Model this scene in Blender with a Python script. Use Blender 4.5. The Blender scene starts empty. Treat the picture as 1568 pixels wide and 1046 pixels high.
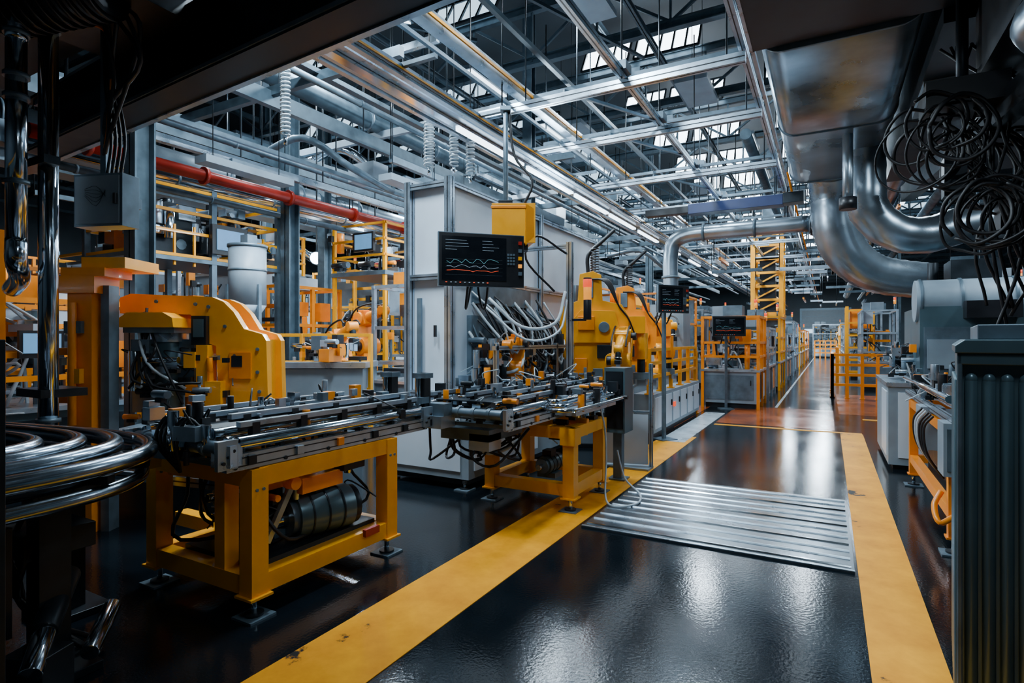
import bpy, math, random
from mathutils import Vector, Matrix
random.seed(7)
S=bpy.context.scene
# ---------------------------------------------------------------- materials
def mat(name,col,rough=.5,metal=0.,var=.12,scale=6.,bump=0.,coat=0.,emit=None,es=0.,rvar=.12,samp=True):
    m=bpy.data.materials.new(name); m.use_nodes=True
    nt=m.node_tree; N=nt.nodes; K=nt.links; b=N['Principled BSDF']
    tc=N.new('ShaderNodeTexCoord'); nz=N.new('ShaderNodeTexNoise')
    nz.inputs['Scale'].default_value=scale; nz.inputs['Detail'].default_value=6
    K.new(tc.outputs['Object'],nz.inputs['Vector'])
    rp=N.new('ShaderNodeValToRGB')
    rp.color_ramp.elements[0].position=.3; rp.color_ramp.elements[1].position=.7
    rp.color_ramp.elements[0].color=(*[max(0,c*(1-var*1.6)) for c in col],1)
    rp.color_ramp.elements[1].color=(*[min(1,c*(1+var)) for c in col],1)
    K.new(nz.outputs['Fac'],rp.inputs['Fac']); K.new(rp.outputs['Color'],b.inputs['Base Color'])
    mr=N.new('ShaderNodeMapRange'); mr.inputs['To Min'].default_value=max(.03,rough-rvar); mr.inputs['To Max'].default_value=min(1,rough+rvar)
    K.new(nz.outputs['Fac'],mr.inputs['Value']); K.new(mr.outputs['Result'],b.inputs['Roughness'])
    b.inputs['Metallic'].default_value=metal
    b.inputs['Coat Weight'].default_value=coat
    if bump:
        n2=N.new('ShaderNodeTexNoise'); n2.inputs['Scale'].default_value=scale*12
        K.new(tc.outputs['Object'],n2.inputs['Vector'])
        bp=N.new('ShaderNodeBump'); bp.inputs['Strength'].default_value=bump; bp.inputs['Distance'].default_value=.01
        K.new(n2.outputs['Fac'],bp.inputs['Height']); K.new(bp.outputs['Normal'],b.inputs['Normal'])
    if emit:
        b.inputs['Emission Color'].default_value=(*emit,1); b.inputs['Emission Strength'].default_value=es
        if not samp:
            try: m.cycles.emission_sampling='NONE'
            except Exception: pass
    return m
YEL=mat('paint_safety_yellow',(1.0,.385,.0),.34,var=.06,coat=.2)
ORA=mat('paint_machine_orange',(1.0,.27,.0),.36,var=.08,coat=.2)
ALU=mat('aluminium_profile',(.50,.61,.71),.30,.85,var=.12)
STE=mat('painted_steel_grey',(.13,.185,.23),.40,.4,var=.2)
TRU=mat('structural_steel',(.075,.115,.145),.42,.4,var=.2)
DST=mat('dark_steel',(.020,.027,.034),.38,.5,var=.25)
CHR=mat('chrome_tube',(.68,.77,.85),.13,1.,var=.05,rvar=.05)
CHD=mat('dull_chrome_tube',(.34,.41,.48),.2,1.,var=.1,rvar=.06)
DUC=mat('galvanised_duct',(.36,.44,.51),.30,.85,var=.25,scale=1.6,rvar=.1)
BLK=mat('black_plastic',(.008,.009,.012),.40,var=.2)
RUB=mat('rubber_cable',(.006,.006,.008),.5,var=.2)
WHT=mat('white_panel',(.58,.67,.76),.33,var=.06,scale=2)
LGR=mat('light_grey_enclosure',(.24,.305,.36),.42,var=.12,scale=3)
TEA=mat('teal_grey_casing',(.09,.155,.185),.34,.35,var=.12,scale=3)
RED=mat('red_pipe_paint',(.38,.018,.008),.35,var=.15)
BLU=mat('blue_case',(.010,.022,.09),.4,var=.1)
SCR=mat('screen_glass',(.006,.008,.011),.12,var=.1)
TXT=mat('screen_text',(.3,.4,.5),.5,emit=(.5,.65,.8),es=.25,samp=False)
CHT=mat('screen_chart',(.1,.3,.35),.5,emit=(.2,.6,.7),es=.3,samp=False)
BSC=mat('screen_blue',(.05,.1,.2),.3,emit=(.15,.4,.7),es=.8,samp=False)
LRD=mat('lamp_red',(.8,.05,.02),.3,emit=(1,.1,.03),es=1.0,samp=False)
LOR=mat('lamp_orange',(.9,.3,.02),.3,emit=(1,.35,.04),es=.8,samp=False)
GLW=mat('glow_strip_and_lamp',(.9,.95,1),.4,emit=(.72,.87,1),es=6)  # glow for the added tray strips, also the work light face
LE2=mat('batten_diffuser',(.9,.95,1),.4,emit=(.72,.88,1),es=4.5,samp=False)
SKY=mat('skylight_glass',(.8,.9,1),.4,emit=(.74,.88,1.),es=10)
SKD=mat('skylight_glass_dim',(.6,.7,.8),.4,emit=(.5,.72,.9),es=2.0,samp=False)
LMP=mat('lamp_lens',(.9,.95,1),.4,emit=(.82,.92,1),es=70)
HOS=mat('white_hose',(.45,.52,.57),.35,var=.1)
WALL=mat('wall_cladding',(.05,.075,.095),.6,var=.25,scale=.6)
ROOF=mat('roof_deck',(.012,.020,.027),.7,var=.3,scale=.5)
TER=mat('terracotta_reflection_tint',(.40,.085,.014),.18,var=.4,scale=1.5)  # colour stands in for reddish-brown reflections in the floor
LINE=mat('pale_floor_strip',(.5,.58,.64),.3,var=.2,scale=3)
PLT=mat('ribbed_plate_metal',(.24,.28,.32),.24,.9,var=.2,scale=2)

def floor_mat():
    m=bpy.data.materials.new('black_epoxy_floor'); m.use_nodes=True
    nt=m.node_tree;N=nt.nodes;K=nt.links;b=N['Principled BSDF']
    tc=N.new('ShaderNodeTexCoord')
    n1=N.new('ShaderNodeTexNoise');n1.inputs['Scale'].default_value=.9;n1.inputs['Detail'].default_value=8;n1.inputs['Roughness'].default_value=.65
    K.new(tc.outputs['Object'],n1.inputs['Vector'])
    r=N.new('ShaderNodeValToRGB');r.color_ramp.elements[0].position=.35;r.color_ramp.elements[1].position=.75
    r.color_ramp.elements[0].color=(.002,.004,.006,1);r.color_ramp.elements[1].color=(.006,.010,.014,1)
    K.new(n1.outputs['Fac'],r.inputs['Fac']);K.new(r.outputs['Color'],b.inputs['Base Color'])
    mr=N.new('ShaderNodeMapRange');mr.inputs['From Min'].default_value=.3;mr.inputs['From Max'].default_value=.7
    mr.inputs['To Min'].default_value=.08;mr.inputs['To Max'].default_value=.16
    K.new(n1.outputs['Fac'],mr.inputs['Value']);K.new(mr.outputs['Result'],b.inputs['Roughness'])
    b.inputs['Specular IOR Level'].default_value=.45
    n2=N.new('ShaderNodeTexNoise');n2.inputs['Scale'].default_value=55;n2.inputs['Detail'].default_value=3
    K.new(tc.outputs['Object'],n2.inputs['Vector'])
    bp=N.new('ShaderNodeBump');bp.inputs['Strength'].default_value=.25;bp.inputs['Distance'].default_value=.003
    K.new(n2.outputs['Fac'],bp.inputs['Height']);K.new(bp.outputs['Normal'],b.inputs['Normal'])
    return m
def stripe_mat():
    m=bpy.data.materials.new('worn_yellow_floor_paint'); m.use_nodes=True
    nt=m.node_tree;N=nt.nodes;K=nt.links;b=N['Principled BSDF']
    tc=N.new('ShaderNodeTexCoord')
    n1=N.new('ShaderNodeTexNoise');n1.inputs['Scale'].default_value=2.6;n1.inputs['Detail'].default_value=9;n1.inputs['Roughness'].default_value=.62
    K.new(tc.outputs['Object'],n1.inputs['Vector'])
    r=N.new('ShaderNodeValToRGB');e=r.color_ramp.elements
    e[0].position=.34;e[0].color=(.012,.012,.012,1);e[1].position=.37;e[1].color=(.72,.26,.0,1)
    x=e.new(.65);x.color=(.95,.385,.0,1)
    K.new(n1.outputs['Fac'],r.inputs['Fac']);K.new(r.outputs['Color'],b.inputs['Base Color'])
    b.inputs['Roughness'].default_value=.55;b.inputs['Specular IOR Level'].default_value=.2
    return m
FLO=floor_mat();STR=stripe_mat()

# ---------------------------------------------------------------- mesh builder
class MB:
    def __init__(s,M=None):
        s.v=[];s.f=[];s.fm=[];s.fs=[];s.mats=[];s.M=M or Matrix.Identity(4)
    def add(s,vs,fs,m,sm=False):
        b=len(s.v)
        if m not in s.mats: s.mats.append(m)
        k=s.mats.index(m)
        s.v.extend([tuple(s.M@Vector(v)) for v in vs])
        for i,f in enumerate(fs):
            s.f.append([b+q for q in f]); s.fm.append(k)
            s.fs.append(sm if isinstance(sm,bool) else sm[i])
    def bb(s,x0,x1,y0,y1,z0,z1,m):
        vs=[(x0,y0,z0),(x1,y0,z0),(x1,y1,z0),(x0,y1,z0),(x0,y0,z1),(x1,y0,z1),(x1,y1,z1),(x0,y1,z1)]
        s.add(vs,[(0,3,2,1),(4,5,6,7),(0,1,5,4),(1,2,6,5),(2,3,7,6),(3,0,4,7)],m)
    def bc(s,c,d,m,rz=0,rx=0):
        R=Matrix.Rotation(rz,3,'Z')@Matrix.Rotation(rx,3,'X')
        vs=[]
        for z in(-1,1):
            for x,y in((-1,-1),(1,-1),(1,1),(-1,1)):
                vs.append(Vector(c)+R@Vector((x*d[0]/2,y*d[1]/2,z*d[2]/2)))
        s.add(vs,[(0,3,2,1),(4,5,6,7),(0,1,5,4),(1,2,6,5),(2,3,7,6),(3,0,4,7)],m)
    def fr(s,p1,p2):
        d=(p2-p1).normalized(); up=Vector((0,0,1)) if abs(d.z)<.95 else Vector((0,1,0))
        sd=d.cross(up).normalized(); return d,sd,sd.cross(d)
    def beam(s,p1,p2,w,h,m):
        p1=Vector(p1);p2=Vector(p2);d,a,u=s.fr(p1,p2)
        vs=[]
        for p in(p1,p2):
            for x,y in((-1,-1),(1,-1),(1,1),(-1,1)): vs.append(p+a*x*w/2+u*y*h/2)
        s.add(vs,[(0,1,2,3),(7,6,5,4),(0,4,5,1),(1,5,6,2),(2,6,7,3),(3,7,4,0)],m)
    def prof(s,p1,p2,w,h=None):
        h=h or w
        p1=Vector(p1);p2=Vector(p2);s.beam(p1,p2,w,h,ALU); d,a,u=s.fr(p1,p2)
        g=w*.16; e=d*.002
        nh=max(1,round(h/w)) 
        for i in range(nh):
            o=u*((i+.5)/nh-.5)*h
            for q in(-1,1): s.beam(p1+o+a*q*(w/2)+e,p2+o+a*q*(w/2)-e,.003,g,BLK)
        for q in(-1,1): s.beam(p1+u*q*h/2+e,p2+u*q*h/2-e,g,.003,BLK)
    def ibeam(s,p1,p2,w,h,m,t=.02):
        p1=Vector(p1);p2=Vector(p2);d,a,u=s.fr(p1,p2)
        s.beam(p1,p2,t,h,m)
        for q in(-1,1): s.beam(p1+u*q*(h/2-t/2),p2+u*q*(h/2-t/2),w,t,m)
    def cyl(s,p1,p2,r,m,n=14,r2=None):
        p1=Vector(p1);p2=Vector(p2);d,a,u=s.fr(p1,p2);r2=r if r2 is None else r2
        vs=[];A=[(math.cos(2*math.pi*i/n),math.sin(2*math.pi*i/n)) for i in range(n)]
        for c,q in A: vs.append(p1+(a*c+u*q)*r)
        for c,q in A: vs.append(p2+(a*c+u*q)*r2)
        fs=[(i,(i+1)%n,n+(i+1)%n,n+i) for i in range(n)]
        fs+= [tuple(range(n))[::-1],tuple(range(n,2*n))]
        s.add(vs,fs,m,[True]*n+[False]*2)
    def flange(s,p,d,r,m,t=.03):
        p=Vector(p);d=Vector(d).normalized(); s.cyl(p-d*t/2,p+d*t/2,r,m,18)
    def tube(s,pts,r,m,n=8,res=5,rf=None):
        P=[Vector(p) for p in pts];Q=[]
        if res>1 and len(P)>2:
            E=[P[0]*2-P[1]]+P+[P[-1]*2-P[-2]]
            for i in range(1,len(E)-2):
                a,b,c,d=E[i-1:i+3]
                for k in range(res):
                    t=k/res
                    Q.append(.5*((2*b)+(c-a)*t+(2*a-5*b+4*c-d)*t*t+(3*b-a-3*c+d)*t**3))
            Q.append(P[-1])
        else: Q=P
        vs=[];prev=None
        for i,p in enumerate(Q):
            t=(Q[min(i+1,len(Q)-1)]-Q[max(i-1,0)])
            if t.length<1e-6: t=Vector((0,0,1))
            t.normalize()
            if prev is None:
                up=Vector((0,0,1)) if abs(t.z)<.9 else Vector((1,0,0)); prev=t.cross(up).normalized()
            else:
                prev=(prev-t*prev.dot(t)); 
                prev=prev.normalized() if prev.length>1e-6 else t.orthogonal().normalized()
            w=t.cross(prev); rr=rf(i/(len(Q)-1),i) if rf else r
            for j in range(n):
                an=2*math.pi*j/n; vs.append(p+(prev*math.cos(an)+w*math.sin(an))*rr)
        fs=[]
        for i in range(len(Q)-1):
            for j in range(n):
                fs.append((i*n+j,i*n+(j+1)%n,(i+1)*n+(j+1)%n,(i+1)*n+j))
        k=len(fs); fs+=[tuple(range(n))[::-1],tuple(range((len(Q)-1)*n,len(Q)*n))]
        s.add(vs,fs,m,[True]*k+[False]*2)
    def prism(s,poly,y0,y1,m,axis='y',sm=False):
        n=len(poly)
        if axis=='y': f=lambda a,b,t:(a,t,b)
        elif axis=='x': f=lambda a,b,t:(t,a,b)
        else: f=lambda a,b,t:(a,b,t)
        vs=[f(a,b,y0) for a,b in poly]+[f(a,b,y1) for a,b in poly]
        s.add(vs,[tuple(range(n)),tuple(range(n,2*n))[::-1]]+[(i,n+i,n+(i+1)%n,(i+1)%n) for i in range(n)],m,[False,False]+[sm]*n)
    def ball(s,c,r,m,n=12,k=8,sz=1):
        c=Vector(c);vs=[];fs=[]
        for i in range(k+1):
            th=math.pi*i/k
            for j in range(n):
                ph=2*math.pi*j/n; vs.append(c+Vector((r*math.sin(th)*math.cos(ph),r*math.sin(th)*math.sin(ph),r*sz*math.cos(th))))
        for i in range(k):
            for j in range(n): fs.append((i*n+j,(i+1)*n+j,(i+1)*n+(j+1)%n,i*n+(j+1)%n))
        s.add(vs,fs,m,True)
    def helix(s,x,y,z0,z1,R,r,m,turns):
        pts=[]
        N=turns*10
        for i in range(N+1):
            a=2*math.pi*i/10; pts.append((x+R*math.cos(a),y+R*math.sin(a),z0+(z1-z0)*i/N))
        s.tube(pts,r,m,5,1)
    def foot(s,x,y,z=.14):
        s.cyl((x,y,.02),(x,y,z),.018,CHR,10); s.cyl((x,y,.0),(x,y,.025),.055,DST,16)
        s.bc((x,y,.006),(.17,.17,.012),STE); s.cyl((x,y,z-.03),(x,y,z),.03,STE,6)
    def done(s,name,org=(0,0,0),bev=0,parent=None):
        me=bpy.data.meshes.new(name)
        o=Vector(org)
        me.from_pydata([tuple(Vector(v)-o) for v in s.v],[],s.f)
        for m in s.mats: me.materials.append(m)
        me.polygons.foreach_set('material_index',s.fm); me.polygons.foreach_set('use_smooth',s.fs)
        me.update()
        ob=bpy.data.objects.new(name,me); S.collection.objects.link(ob); ob.location=o
        if bev:
            b=ob.modifiers.new('bevel','BEVEL'); b.width=bev; b.segments=2; b.limit_method='ANGLE'; b.angle_limit=math.radians(50)
        return ob
def LM(x,y,z=0,rz=0): return Matrix.Translation((x,y,z))@Matrix.Rotation(rz,4,'Z')
R=random.uniform

# ---------------------------------------------------------------- shell
X0,X1,Y0,Y1,ZC=-27,12,-5,62,9.2
m=MB();m.bb(X0,X1,Y0,Y1,-.1,0,FLO);m.done('floor')
m=MB();m.bb(X0,X1,Y0,Y1,ZC,ZC+.1,ROOF);m.done('ceiling')
for nm,b in(('wall_left',(X0-.1,X0,Y0,Y1)),('wall_right',(X1,X1+.1,Y0,Y1)),('wall_back',(X0,X1,Y1,Y1+.1)),('wall_front',(X0,X1,Y0-.1,Y0))):
    m=MB();m.bb(*b,0,ZC,WALL);m.done(nm)
m=MB();m.bb(-2.4,1.9,61.9,61.98,0,4.6,STE);m.bb(-2.2,1.7,61.86,61.92,.1,4.4,LGR)
for i in range(4): m.bb(-2.0+i*.95,-1.2+i*.95,61.82,61.87,2.2,2.6,SKD)
for i in range(8): m.bb(-2.2,1.7,61.83,61.86,.3+i*.5,.33+i*.5,STE)
m.done('door_1',(0,61.9,0))
def mark(name,x0,x1,y0,y1,mt,z=.004):
    m=MB();m.bb(x0,x1,y0,y1,0,z,mt);m.done(name,((x0+x1)/2,(y0+y1)/2,0))
mark('floor_marking_stripe',-2.39,-1.88,-4,9.6,STR)
mark('floor_marking_stripe',.18,.51,-4,11.2,STR)
mark('floor_line',-1.88,.5,11.2,11.32,STR)
mark('floor_line',-2.35,-1.95,9.0,13,LINE,.006)  # pale grey strip laid flat on the floor
mark('floor_reflection_area',-6,-2.45,10.5,14.2,TER)  # flat terracotta patches paint the reddish floor reflections
mark('floor_reflection_area',-1.9,.1,11.5,14.6,TER,.003)
mark('floor_line',.6,3.2,13.2,13.4,STR)
mark('floor_reflection_area',.2,3.4,14,19,TER,.003)
mark('floor_line',-1.1,-1.04,14.7,58,LINE,.003)
m=MB();m.bb(-1.84,.16,4.53,6.52,0,.012,PLT)
for i in range(12):
    y=4.62+i*.165
    m.prism([(y-.014,.012),(y-.007,.021),(y+.007,.021),(y+.014,.012)],-1.82,.14,CHR if i%3==0 else ALU,'x')
m.bb(-1.84,.16,4.53,4.555,.012,.018,ALU)
m.done('ribbed_floor_plate',(-.84,5.5,0))

# ---------------------------------------------------------------- conveyor workbenches
def clutter(m,x0,x1,y0,y1,z0,z1,n,sz=.06):
    for i in range(n):
        x,y,z=R(x0,x1),R(y0,y1),R(z0,z1); k=random.random(); q=R(.4,1)*sz
        mt=random.choice([BLK,BLK,ALU,CHR,DST,STE,ORA,ALU])
        if k<.4: m.bc((x,y,z),(q*R(.6,1.6),q*R(.6,1.6),q*R(.6,1.6)),mt)
        elif k<.65: m.cyl((x,y,z-q),(x,y,z+q),q*.4,mt,10)
        elif k<.8:
            m.cyl((x-q,y,z),(x+q,y,z),q*.35,mt,10); m.bc((x,y,z-q*.5),(q,q*.5,q*.4),DST)
        else: m.tube([(x,y,z),(x+R(-.1,.1),y+R(-.1,.1),z+R(.03,.12)),(x+R(-.2,.2),y+R(-.2,.2),z+R(-.1,.1))],.006,random.choice([RUB,RUB,HOS]),6)
def conveyor(m,x0,x1,y0,y1,z,k=40):
    for x in(x0,x1):
        m.prof((x,y0,z+.045),(x,y1,z+.045),.045,.09)
    n=int((y1-y0)/.35)
    for i in range(n+1):
        y=y0+.05+(y1-y0-.1)*i/n
        m.beam((x0,y,z+.03),(x1,y,z+.03),.04,.03,STE)
        for x in(x0+.03,x1-.03):
            m.bc((x,y,z+.12),(.05,.03,.10),DST); m.cyl((x,y-.02,z+.17),(x,y+.02,z+.17),.022,CHR,10)
        m.cyl((x1+.024,y,z+.02),(x1+.03,y,z+.02),.012,DST,8);m.bc((x1+.03,y+.1,z+.05),(.02,.05,.05),random.choice([DST,ALU,BLK,ORA]))
    m.cyl((x1-.01,y0+.08,z+.15),(x1-.01,y1-.08,z+.15),.04,CHR,20)
    m.cyl((x1-.13,y0+.02,z+.2),(x1-.13,y1-.02,z+.2),.028,CHR,16)
    m.cyl((x0+.1,y0+.02,z+.19),(x0+.1,y1-.02,z+.19),.024,CHR,16)
    for x,zz in((x1-.02,z+.25),(x1-.1,z+.29),((x0+x1)/2,z+.27),(x0+.05,z+.26)):
        m.beam((x,y0+.1,zz),(x,y1-.1,zz),.04,.03,ALU); m.beam((x,y0+.1,zz-.024),(x,y1-.1,zz-.024),.018,.014,BLK)
        for i in range(n): 
            y=y0+.2+(y1-y0-.4)*i/max(1,n-1); m.bc((x,y,zz-.04),(.045,.05,.09),BLK)
    m.bb(x0+.12,x1-.16,y0+.05,y1-.05,z+.215,z+.225,DST)
    for y in(y0,y1):
        m.cyl((x0+.03,y,z+.13),(x1-.03,y,z+.13),.04,STE,18); m.bc((x1+.02,y,z+.1),(.03,.12,.16),ALU); m.bc((x0-.02,y,z+.1),(.03,.12,.16),ALU)
        for q in range(5): m.flange((x0+.12+q*.15,y,z+.13),(1,0,0),.05,STE,.03)
        for q in range(3): m.cyl((x1+.03,y-.03+q*.03,z+.06+q*.03),(x1+.045,y-.03+q*.03,z+.06+q*.03),.01,BLK,8)
    clutter(m,x0,x1,y0,y1,z+.08,z+.36,k,.07)
def frame(m,x0,x1,y0,y1,zt,mt,w=.1,zl=.2,extra=()):
    for x in(x0,x1):
        for y in(y0,y1):
            m.bc((x,y,(zt+.12)/2),(w,w,zt-.12),mt); m.foot(x,y,.13)
            m.bc((x,y,.125),(w*1.35,w*1.35,.014),mt)
            for s_ in(-1,1): m.cyl((x+w*.5,y+s_*w*.2,zt-.12),(x+w*.55,y+s_*w*.2,zt-.12),.01,STE,8)
    for z in(zl,zt-.05):
        for x in(x0,x1): m.bb(x-w*.45,x+w*.45,y0,y1,z-w*.5,z+w*.5,mt)
        for y in(y0,y1): m.bb(x0,x1,y-w*.45,y+w*.45,z-w*.5,z+w*.5,mt)
    for x,y in extra: m.bc((x,y,(zt+.12)/2),(w*.85,w*.85,zt-.2),mt)
def motor(m,p,ax,r=.11,l=.34):
    p=Vector(p);ax=Vector(ax).normalized()
    m.cyl(p,p+ax*l,r,TEA,24)
    for i in range(3): m.cyl(p+ax*(l*.2+i*l*.28),p+ax*(l*.2+i*l*.28+.012),r*1.04,DST,24)
    m.cyl(p-ax*.04,p,r*.8,STE,20); m.cyl(p-ax*.12,p-ax*.04,r*.3,CHR,12); m.cyl(p+ax*l,p+ax*(l+.05),r*.9,DST,20)
    m.bc(p+ax*l*.45+Vector((0,0,r*1.15)),(.1,.12,.08),BLK); m.bc(p+ax*l*.5-Vector((0,0,r*1.15)),(.2,.18,.05),STE)
m=MB()
frame(m,-3.85,-2.9,2.15,3.28,.86,YEL,.11,.19,[(-3.15,2.15)])
m.bb(-4.45,-3.85,2.6,2.7,.16,.26,YEL)
conveyor(m,-3.75,-2.88,1.95,3.72,.87,80)
motor(m,(-3.12,2.6,.42),(.25,1,0),.15,.4)
m.bc((-3.3,2.7,.26),(.7,1.0,.03),DST)
motor(m,(-3.55,2.4,.55),(0,1,-.1),.09,.3)
m.bc((-3.2,2.5,.72),(.25,.3,.14),ORA);m.bc((-3.05,2.75,.64),(.12,.35,.1),ORA);m.bc((-3.0,3.0,.74),(.1,.2,.12),BLK)
m.beam((-3.0,2.5,.68),(-3.05,2.35,.34),.05,.03,ALU); m.cyl((-2.98,2.45,.7),(-2.90,2.45,.7),.04,ORA,14)
m.bc((-2.84,3.05,.24),(.03,.14,.05),RED)
for i in range(14):
    x,y=R(-3.7,-3.0),R(2.2,3.3)
    m.tube([(x,y,.86),(x+R(-.1,.1),y+R(-.1,.1),.6),(x+R(-.3,.3),y+R(-.2,.2),.35),(R(-3.5,-3.1),R(2.4,3),.3)],.012,RUB,7)
clutter(m,-3.7,-3.0,2.3,3.2,.3,.8,60,.12)
m.prof((-4.7,2.2,.62),(-3.2,2.35,.66),.06);m.cyl((-4.7,2.1,.72),(-3.3,2.25,.74),.03,CHR)
m.bc((-2.9,1.98,.96),(.12,.1,.12),ALU,.3);m.bc((-3.1,1.9,1.08),(.16,.1,.08),STE,.2);m.bc((-3.35,1.92,1.0),(.12,.12,.16),ALU,.1);m.cyl((-3.2,1.86,.98),(-3.2,1.86,1.2),.03,CHR)
clutter(m,-3.75,-2.9,1.84,2.1,.85,1.28,34,.08)
for i in range(6): m.tube([(-3.05-.05*i,1.95,1.08),(-3.1-.04*i,1.88,1.16),(-3.15-.04*i,1.85,1.02),(-3.2,1.9,.85)],.010,RUB,7)
for dx in(0,-.35):
    m.bc((-2.95+dx,3.78,1.15),(.10,.08,.34),BLK);m.bc((-2.95+dx,3.78,1.30),(.13,.11,.04),STE);m.cyl((-2.95+dx,3.72,1.0),(-2.95+dx,3.72,1.28),.025,CHR);m.bc((-2.95+dx,3.74,1.1),(.12,.1,.05),STE)
m.done('conveyor_workbench',(-3.4,2.7,0),.004)

m=MB()
frame(m,-2.95,-2.1,4.9,5.68,.78,YEL,.11,.2)
m.bc((-2.1,4.9,.70),(.15,.15,.16),YEL)
conveyor(m,-3.12,-2.25,3.95,6.5,.86,170)
m.bc((-3.0,3.86,.92),(.5,.2,.1),ALU);m.bc((-2.9,3.86,1.02),(.3,.12,.1),STE)
for k in range(3):
    r=.16-.045*k;cx=-2.17;z=.97+.035*k
    pts=[(cx-.1,4.75,z)]
    for i in range(9):
        a=math.pi*i/8; pts.append((cx-.1+.0+ (1-math.cos(a))*r,4.75-math.sin(a)*r,z))
    pts+= [(cx-.1+2*r,5.9,z)]
    for i in range(1,9):
        a=math.pi*i/8; pts.append((cx-.1+r+math.cos(a)*r,5.9+math.sin(a)*r,z))
    pts+=[(cx-.1,4.75,z)]
    m.tube(pts,.019,CHR,10,2)
m.bb(-2.3,-2.0,4.8,5.9,.9,.94,ALU)
m.bc((-2.5,5.1,.82),(.3,.2,.1),YEL)
clutter(m,-3.0,-2.1,4.9,6.3,.62,.88,50,.12)
clutter(m,-2.35,-1.98,4.9,6.4,.95,1.15,30,.1)
for i in range(18):
    x,y=R(-3.1,-2.6),R(4.0,4.9)
    m.tube([(x,y,.86),(x+R(-.1,.1),y+R(-.1,.1),.6),(x+R(-.2,.2),y+R(0,.3),.5),(x+R(-.1,.3),y+R(.1,.4),.8)],.012,RUB,7)
m.tube([(-2.05,5.5,1.0),(-1.98,5.5,.7),(-2.0,5.6,.35),(-1.9,5.3,.06),(-1.75,5.15,.03),(-1.6,5.35,.03),(-1.68,5.7,.03),(-1.9,5.9,.12),(-2.0,5.95,.4)],.010,HOS,8)
m.tube([(-2.9,4.4,.86),(-2.8,4.5,.55),(-2.6,4.7,.6),(-2.5,4.9,.8)],.014,HOS,8)
motor(m,(-2.5,5.15,.33),(0,1,0),.09,.3)
m.bc((-2.75,4.4,.78),(.5,.6,.1),STE);m.bc((-2.6,4.2,.72),(.2,.2,.14),ALU)
m.bb(-2.22,-1.98,6.15,6.45,.55,1.28,TEA);m.bb(-2.2,-2.0,6.14,6.15,.6,1.24,DST);m.bc((-2.1,6.3,.28),(.1,.1,.54),STE);m.bc((-2.1,6.3,.01),(.2,.2,.02),STE)
m.done('conveyor_workbench',(-2.5,5.2,0),.004)

m=MB()
base=[(-4.7,1.72),(-4.1,1.85),(-3.6,1.88),(-3.22,1.74),(-3.0,1.45),(-2.93,1.0),(-2.95,.5),(-3.0,.0)]
inner=[(-4.7,1.22),(-4.1,1.32),(-3.8,1.34),(-3.62,1.28),(-3.5,1.1),(-3.45,.8),(-3.46,.4),(-3.5,.0)]
def arc(t,z): return [(a[0]*(1-t)+b[0]*t,a[1]*(1-t)+b[1]*t,z) for a,b in zip(base,inner)]
for t,z,r in((0,1.0,.042),(.27,1.03,.042),(.54,1.05,.038),(.85,1.05,.038)): m.tube(arc(t,z),r,CHD,20,8)
m.tube(arc(.06,.87),.035,CHD,16,8)
for t,z in((.2,.93),(.7,.93)): m.tube(arc(t,z),.03,DST,12,8)
for i in(1,2,3,4,5,6):
    a,b=base[i],inner[i]; m.beam((a[0],a[1],.93),(b[0],b[1],.93),.06,.04,DST); m.bc((a[0]*.5+b[0]*.5,a[1]*.5+b[1]*.5,.88),(.12,.12,.12),DST)
for x,y in((-3.25,1.3),(-3.9,1.65)):
    m.bc((x,y,.45),(.13,.13,.86),DST); m.bc((x,y,.02),(.32,.32,.04),DST)
m.bc((-3.3,1.0,.5),(.16,.3,.5),BLK);m.bc((-3.5,1.35,.62),(.5,.3,.12),DST)
for i in range(5): m.tube([(-3.3+R(-.1,.1),1.2+R(-.2,.2),.85),(-3.35+R(-.1,.1),1.2,.5),(-3.4+R(-.1,.1),1.3,.25),(-3.3,1.4+R(0,.2),.03)],.014,RUB,7)
m.cyl((-3.35,1.42,.42),(-3.1,1.22,.28),.055,DST,20); m.cyl((-3.12,1.24,.29),(-2.92,1.10,.19),.045,CHR,20); m.cyl((-3.3,1.6,.2),(-3.05,1.38,.12),.04,CHR,18);m.bc((-3.05,1.18,.12),(.2,.16,.22),DST,.4)
m.bc((-2.84,.96,.8),(.05,.05,1.6),DST);m.bc((-2.84,.96,.01),(.12,.12,.02),DST)
m.done('curved_tube_conveyor',(-3.4,1.3,0),.003)

# ---------------------------------------------------------------- C-frame press
k=.005855
def q(px,py): return ((px-180)*k,1.6-(py-520)*k)
m=MB(LM(-5.57,2.74,0,math.radians(29)))
cp=[q(*p) for p in[(184,480),(184,456),(200,450),(325,455),(342,462),(358,478),(374,504),(402,512),(408,522),(413,690),(352,690),(350,600),(334,590),(331,530),(306,522),(302,492),(292,482)]][::-1]
m.prism(cp,0,.09,YEL);m.prism(cp,.32,.41,YEL)
m.bb(.0,(300-180)*k,.09,.32,1.85,1.95,YEL); m.bb((345-180)*k,(400-180)*k,.09,.32,.7,1.6,YEL)
for p in((395,535),(398,600),(360,545),(345,500),(320,470),(395,570),(300,466),(240,462)): 
    x,z=q(*p);m.cyl((x,-.012,z),(x,0,z),.016,STE,10)
rp=[q(352,540),q(385,540),q(385,580),q(352,580)];m.prism(rp[::-1],-.012,0,ORA)
rp=[q(356,545),q(372,545),q(372,562),q(356,562)];m.prism(rp[::-1],-.016,-.012,DST)
hp=[q(204,502),q(206,488),(q(218,480)),q(270,480),q(284,488),q(286,502)][::-1];m.prism(hp,-.2,.25,YEL)
m.bb(*[(v-180)*k for v in(207,283)],-.16,.22,q(0,510)[1],q(0,502)[1],STE)
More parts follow.
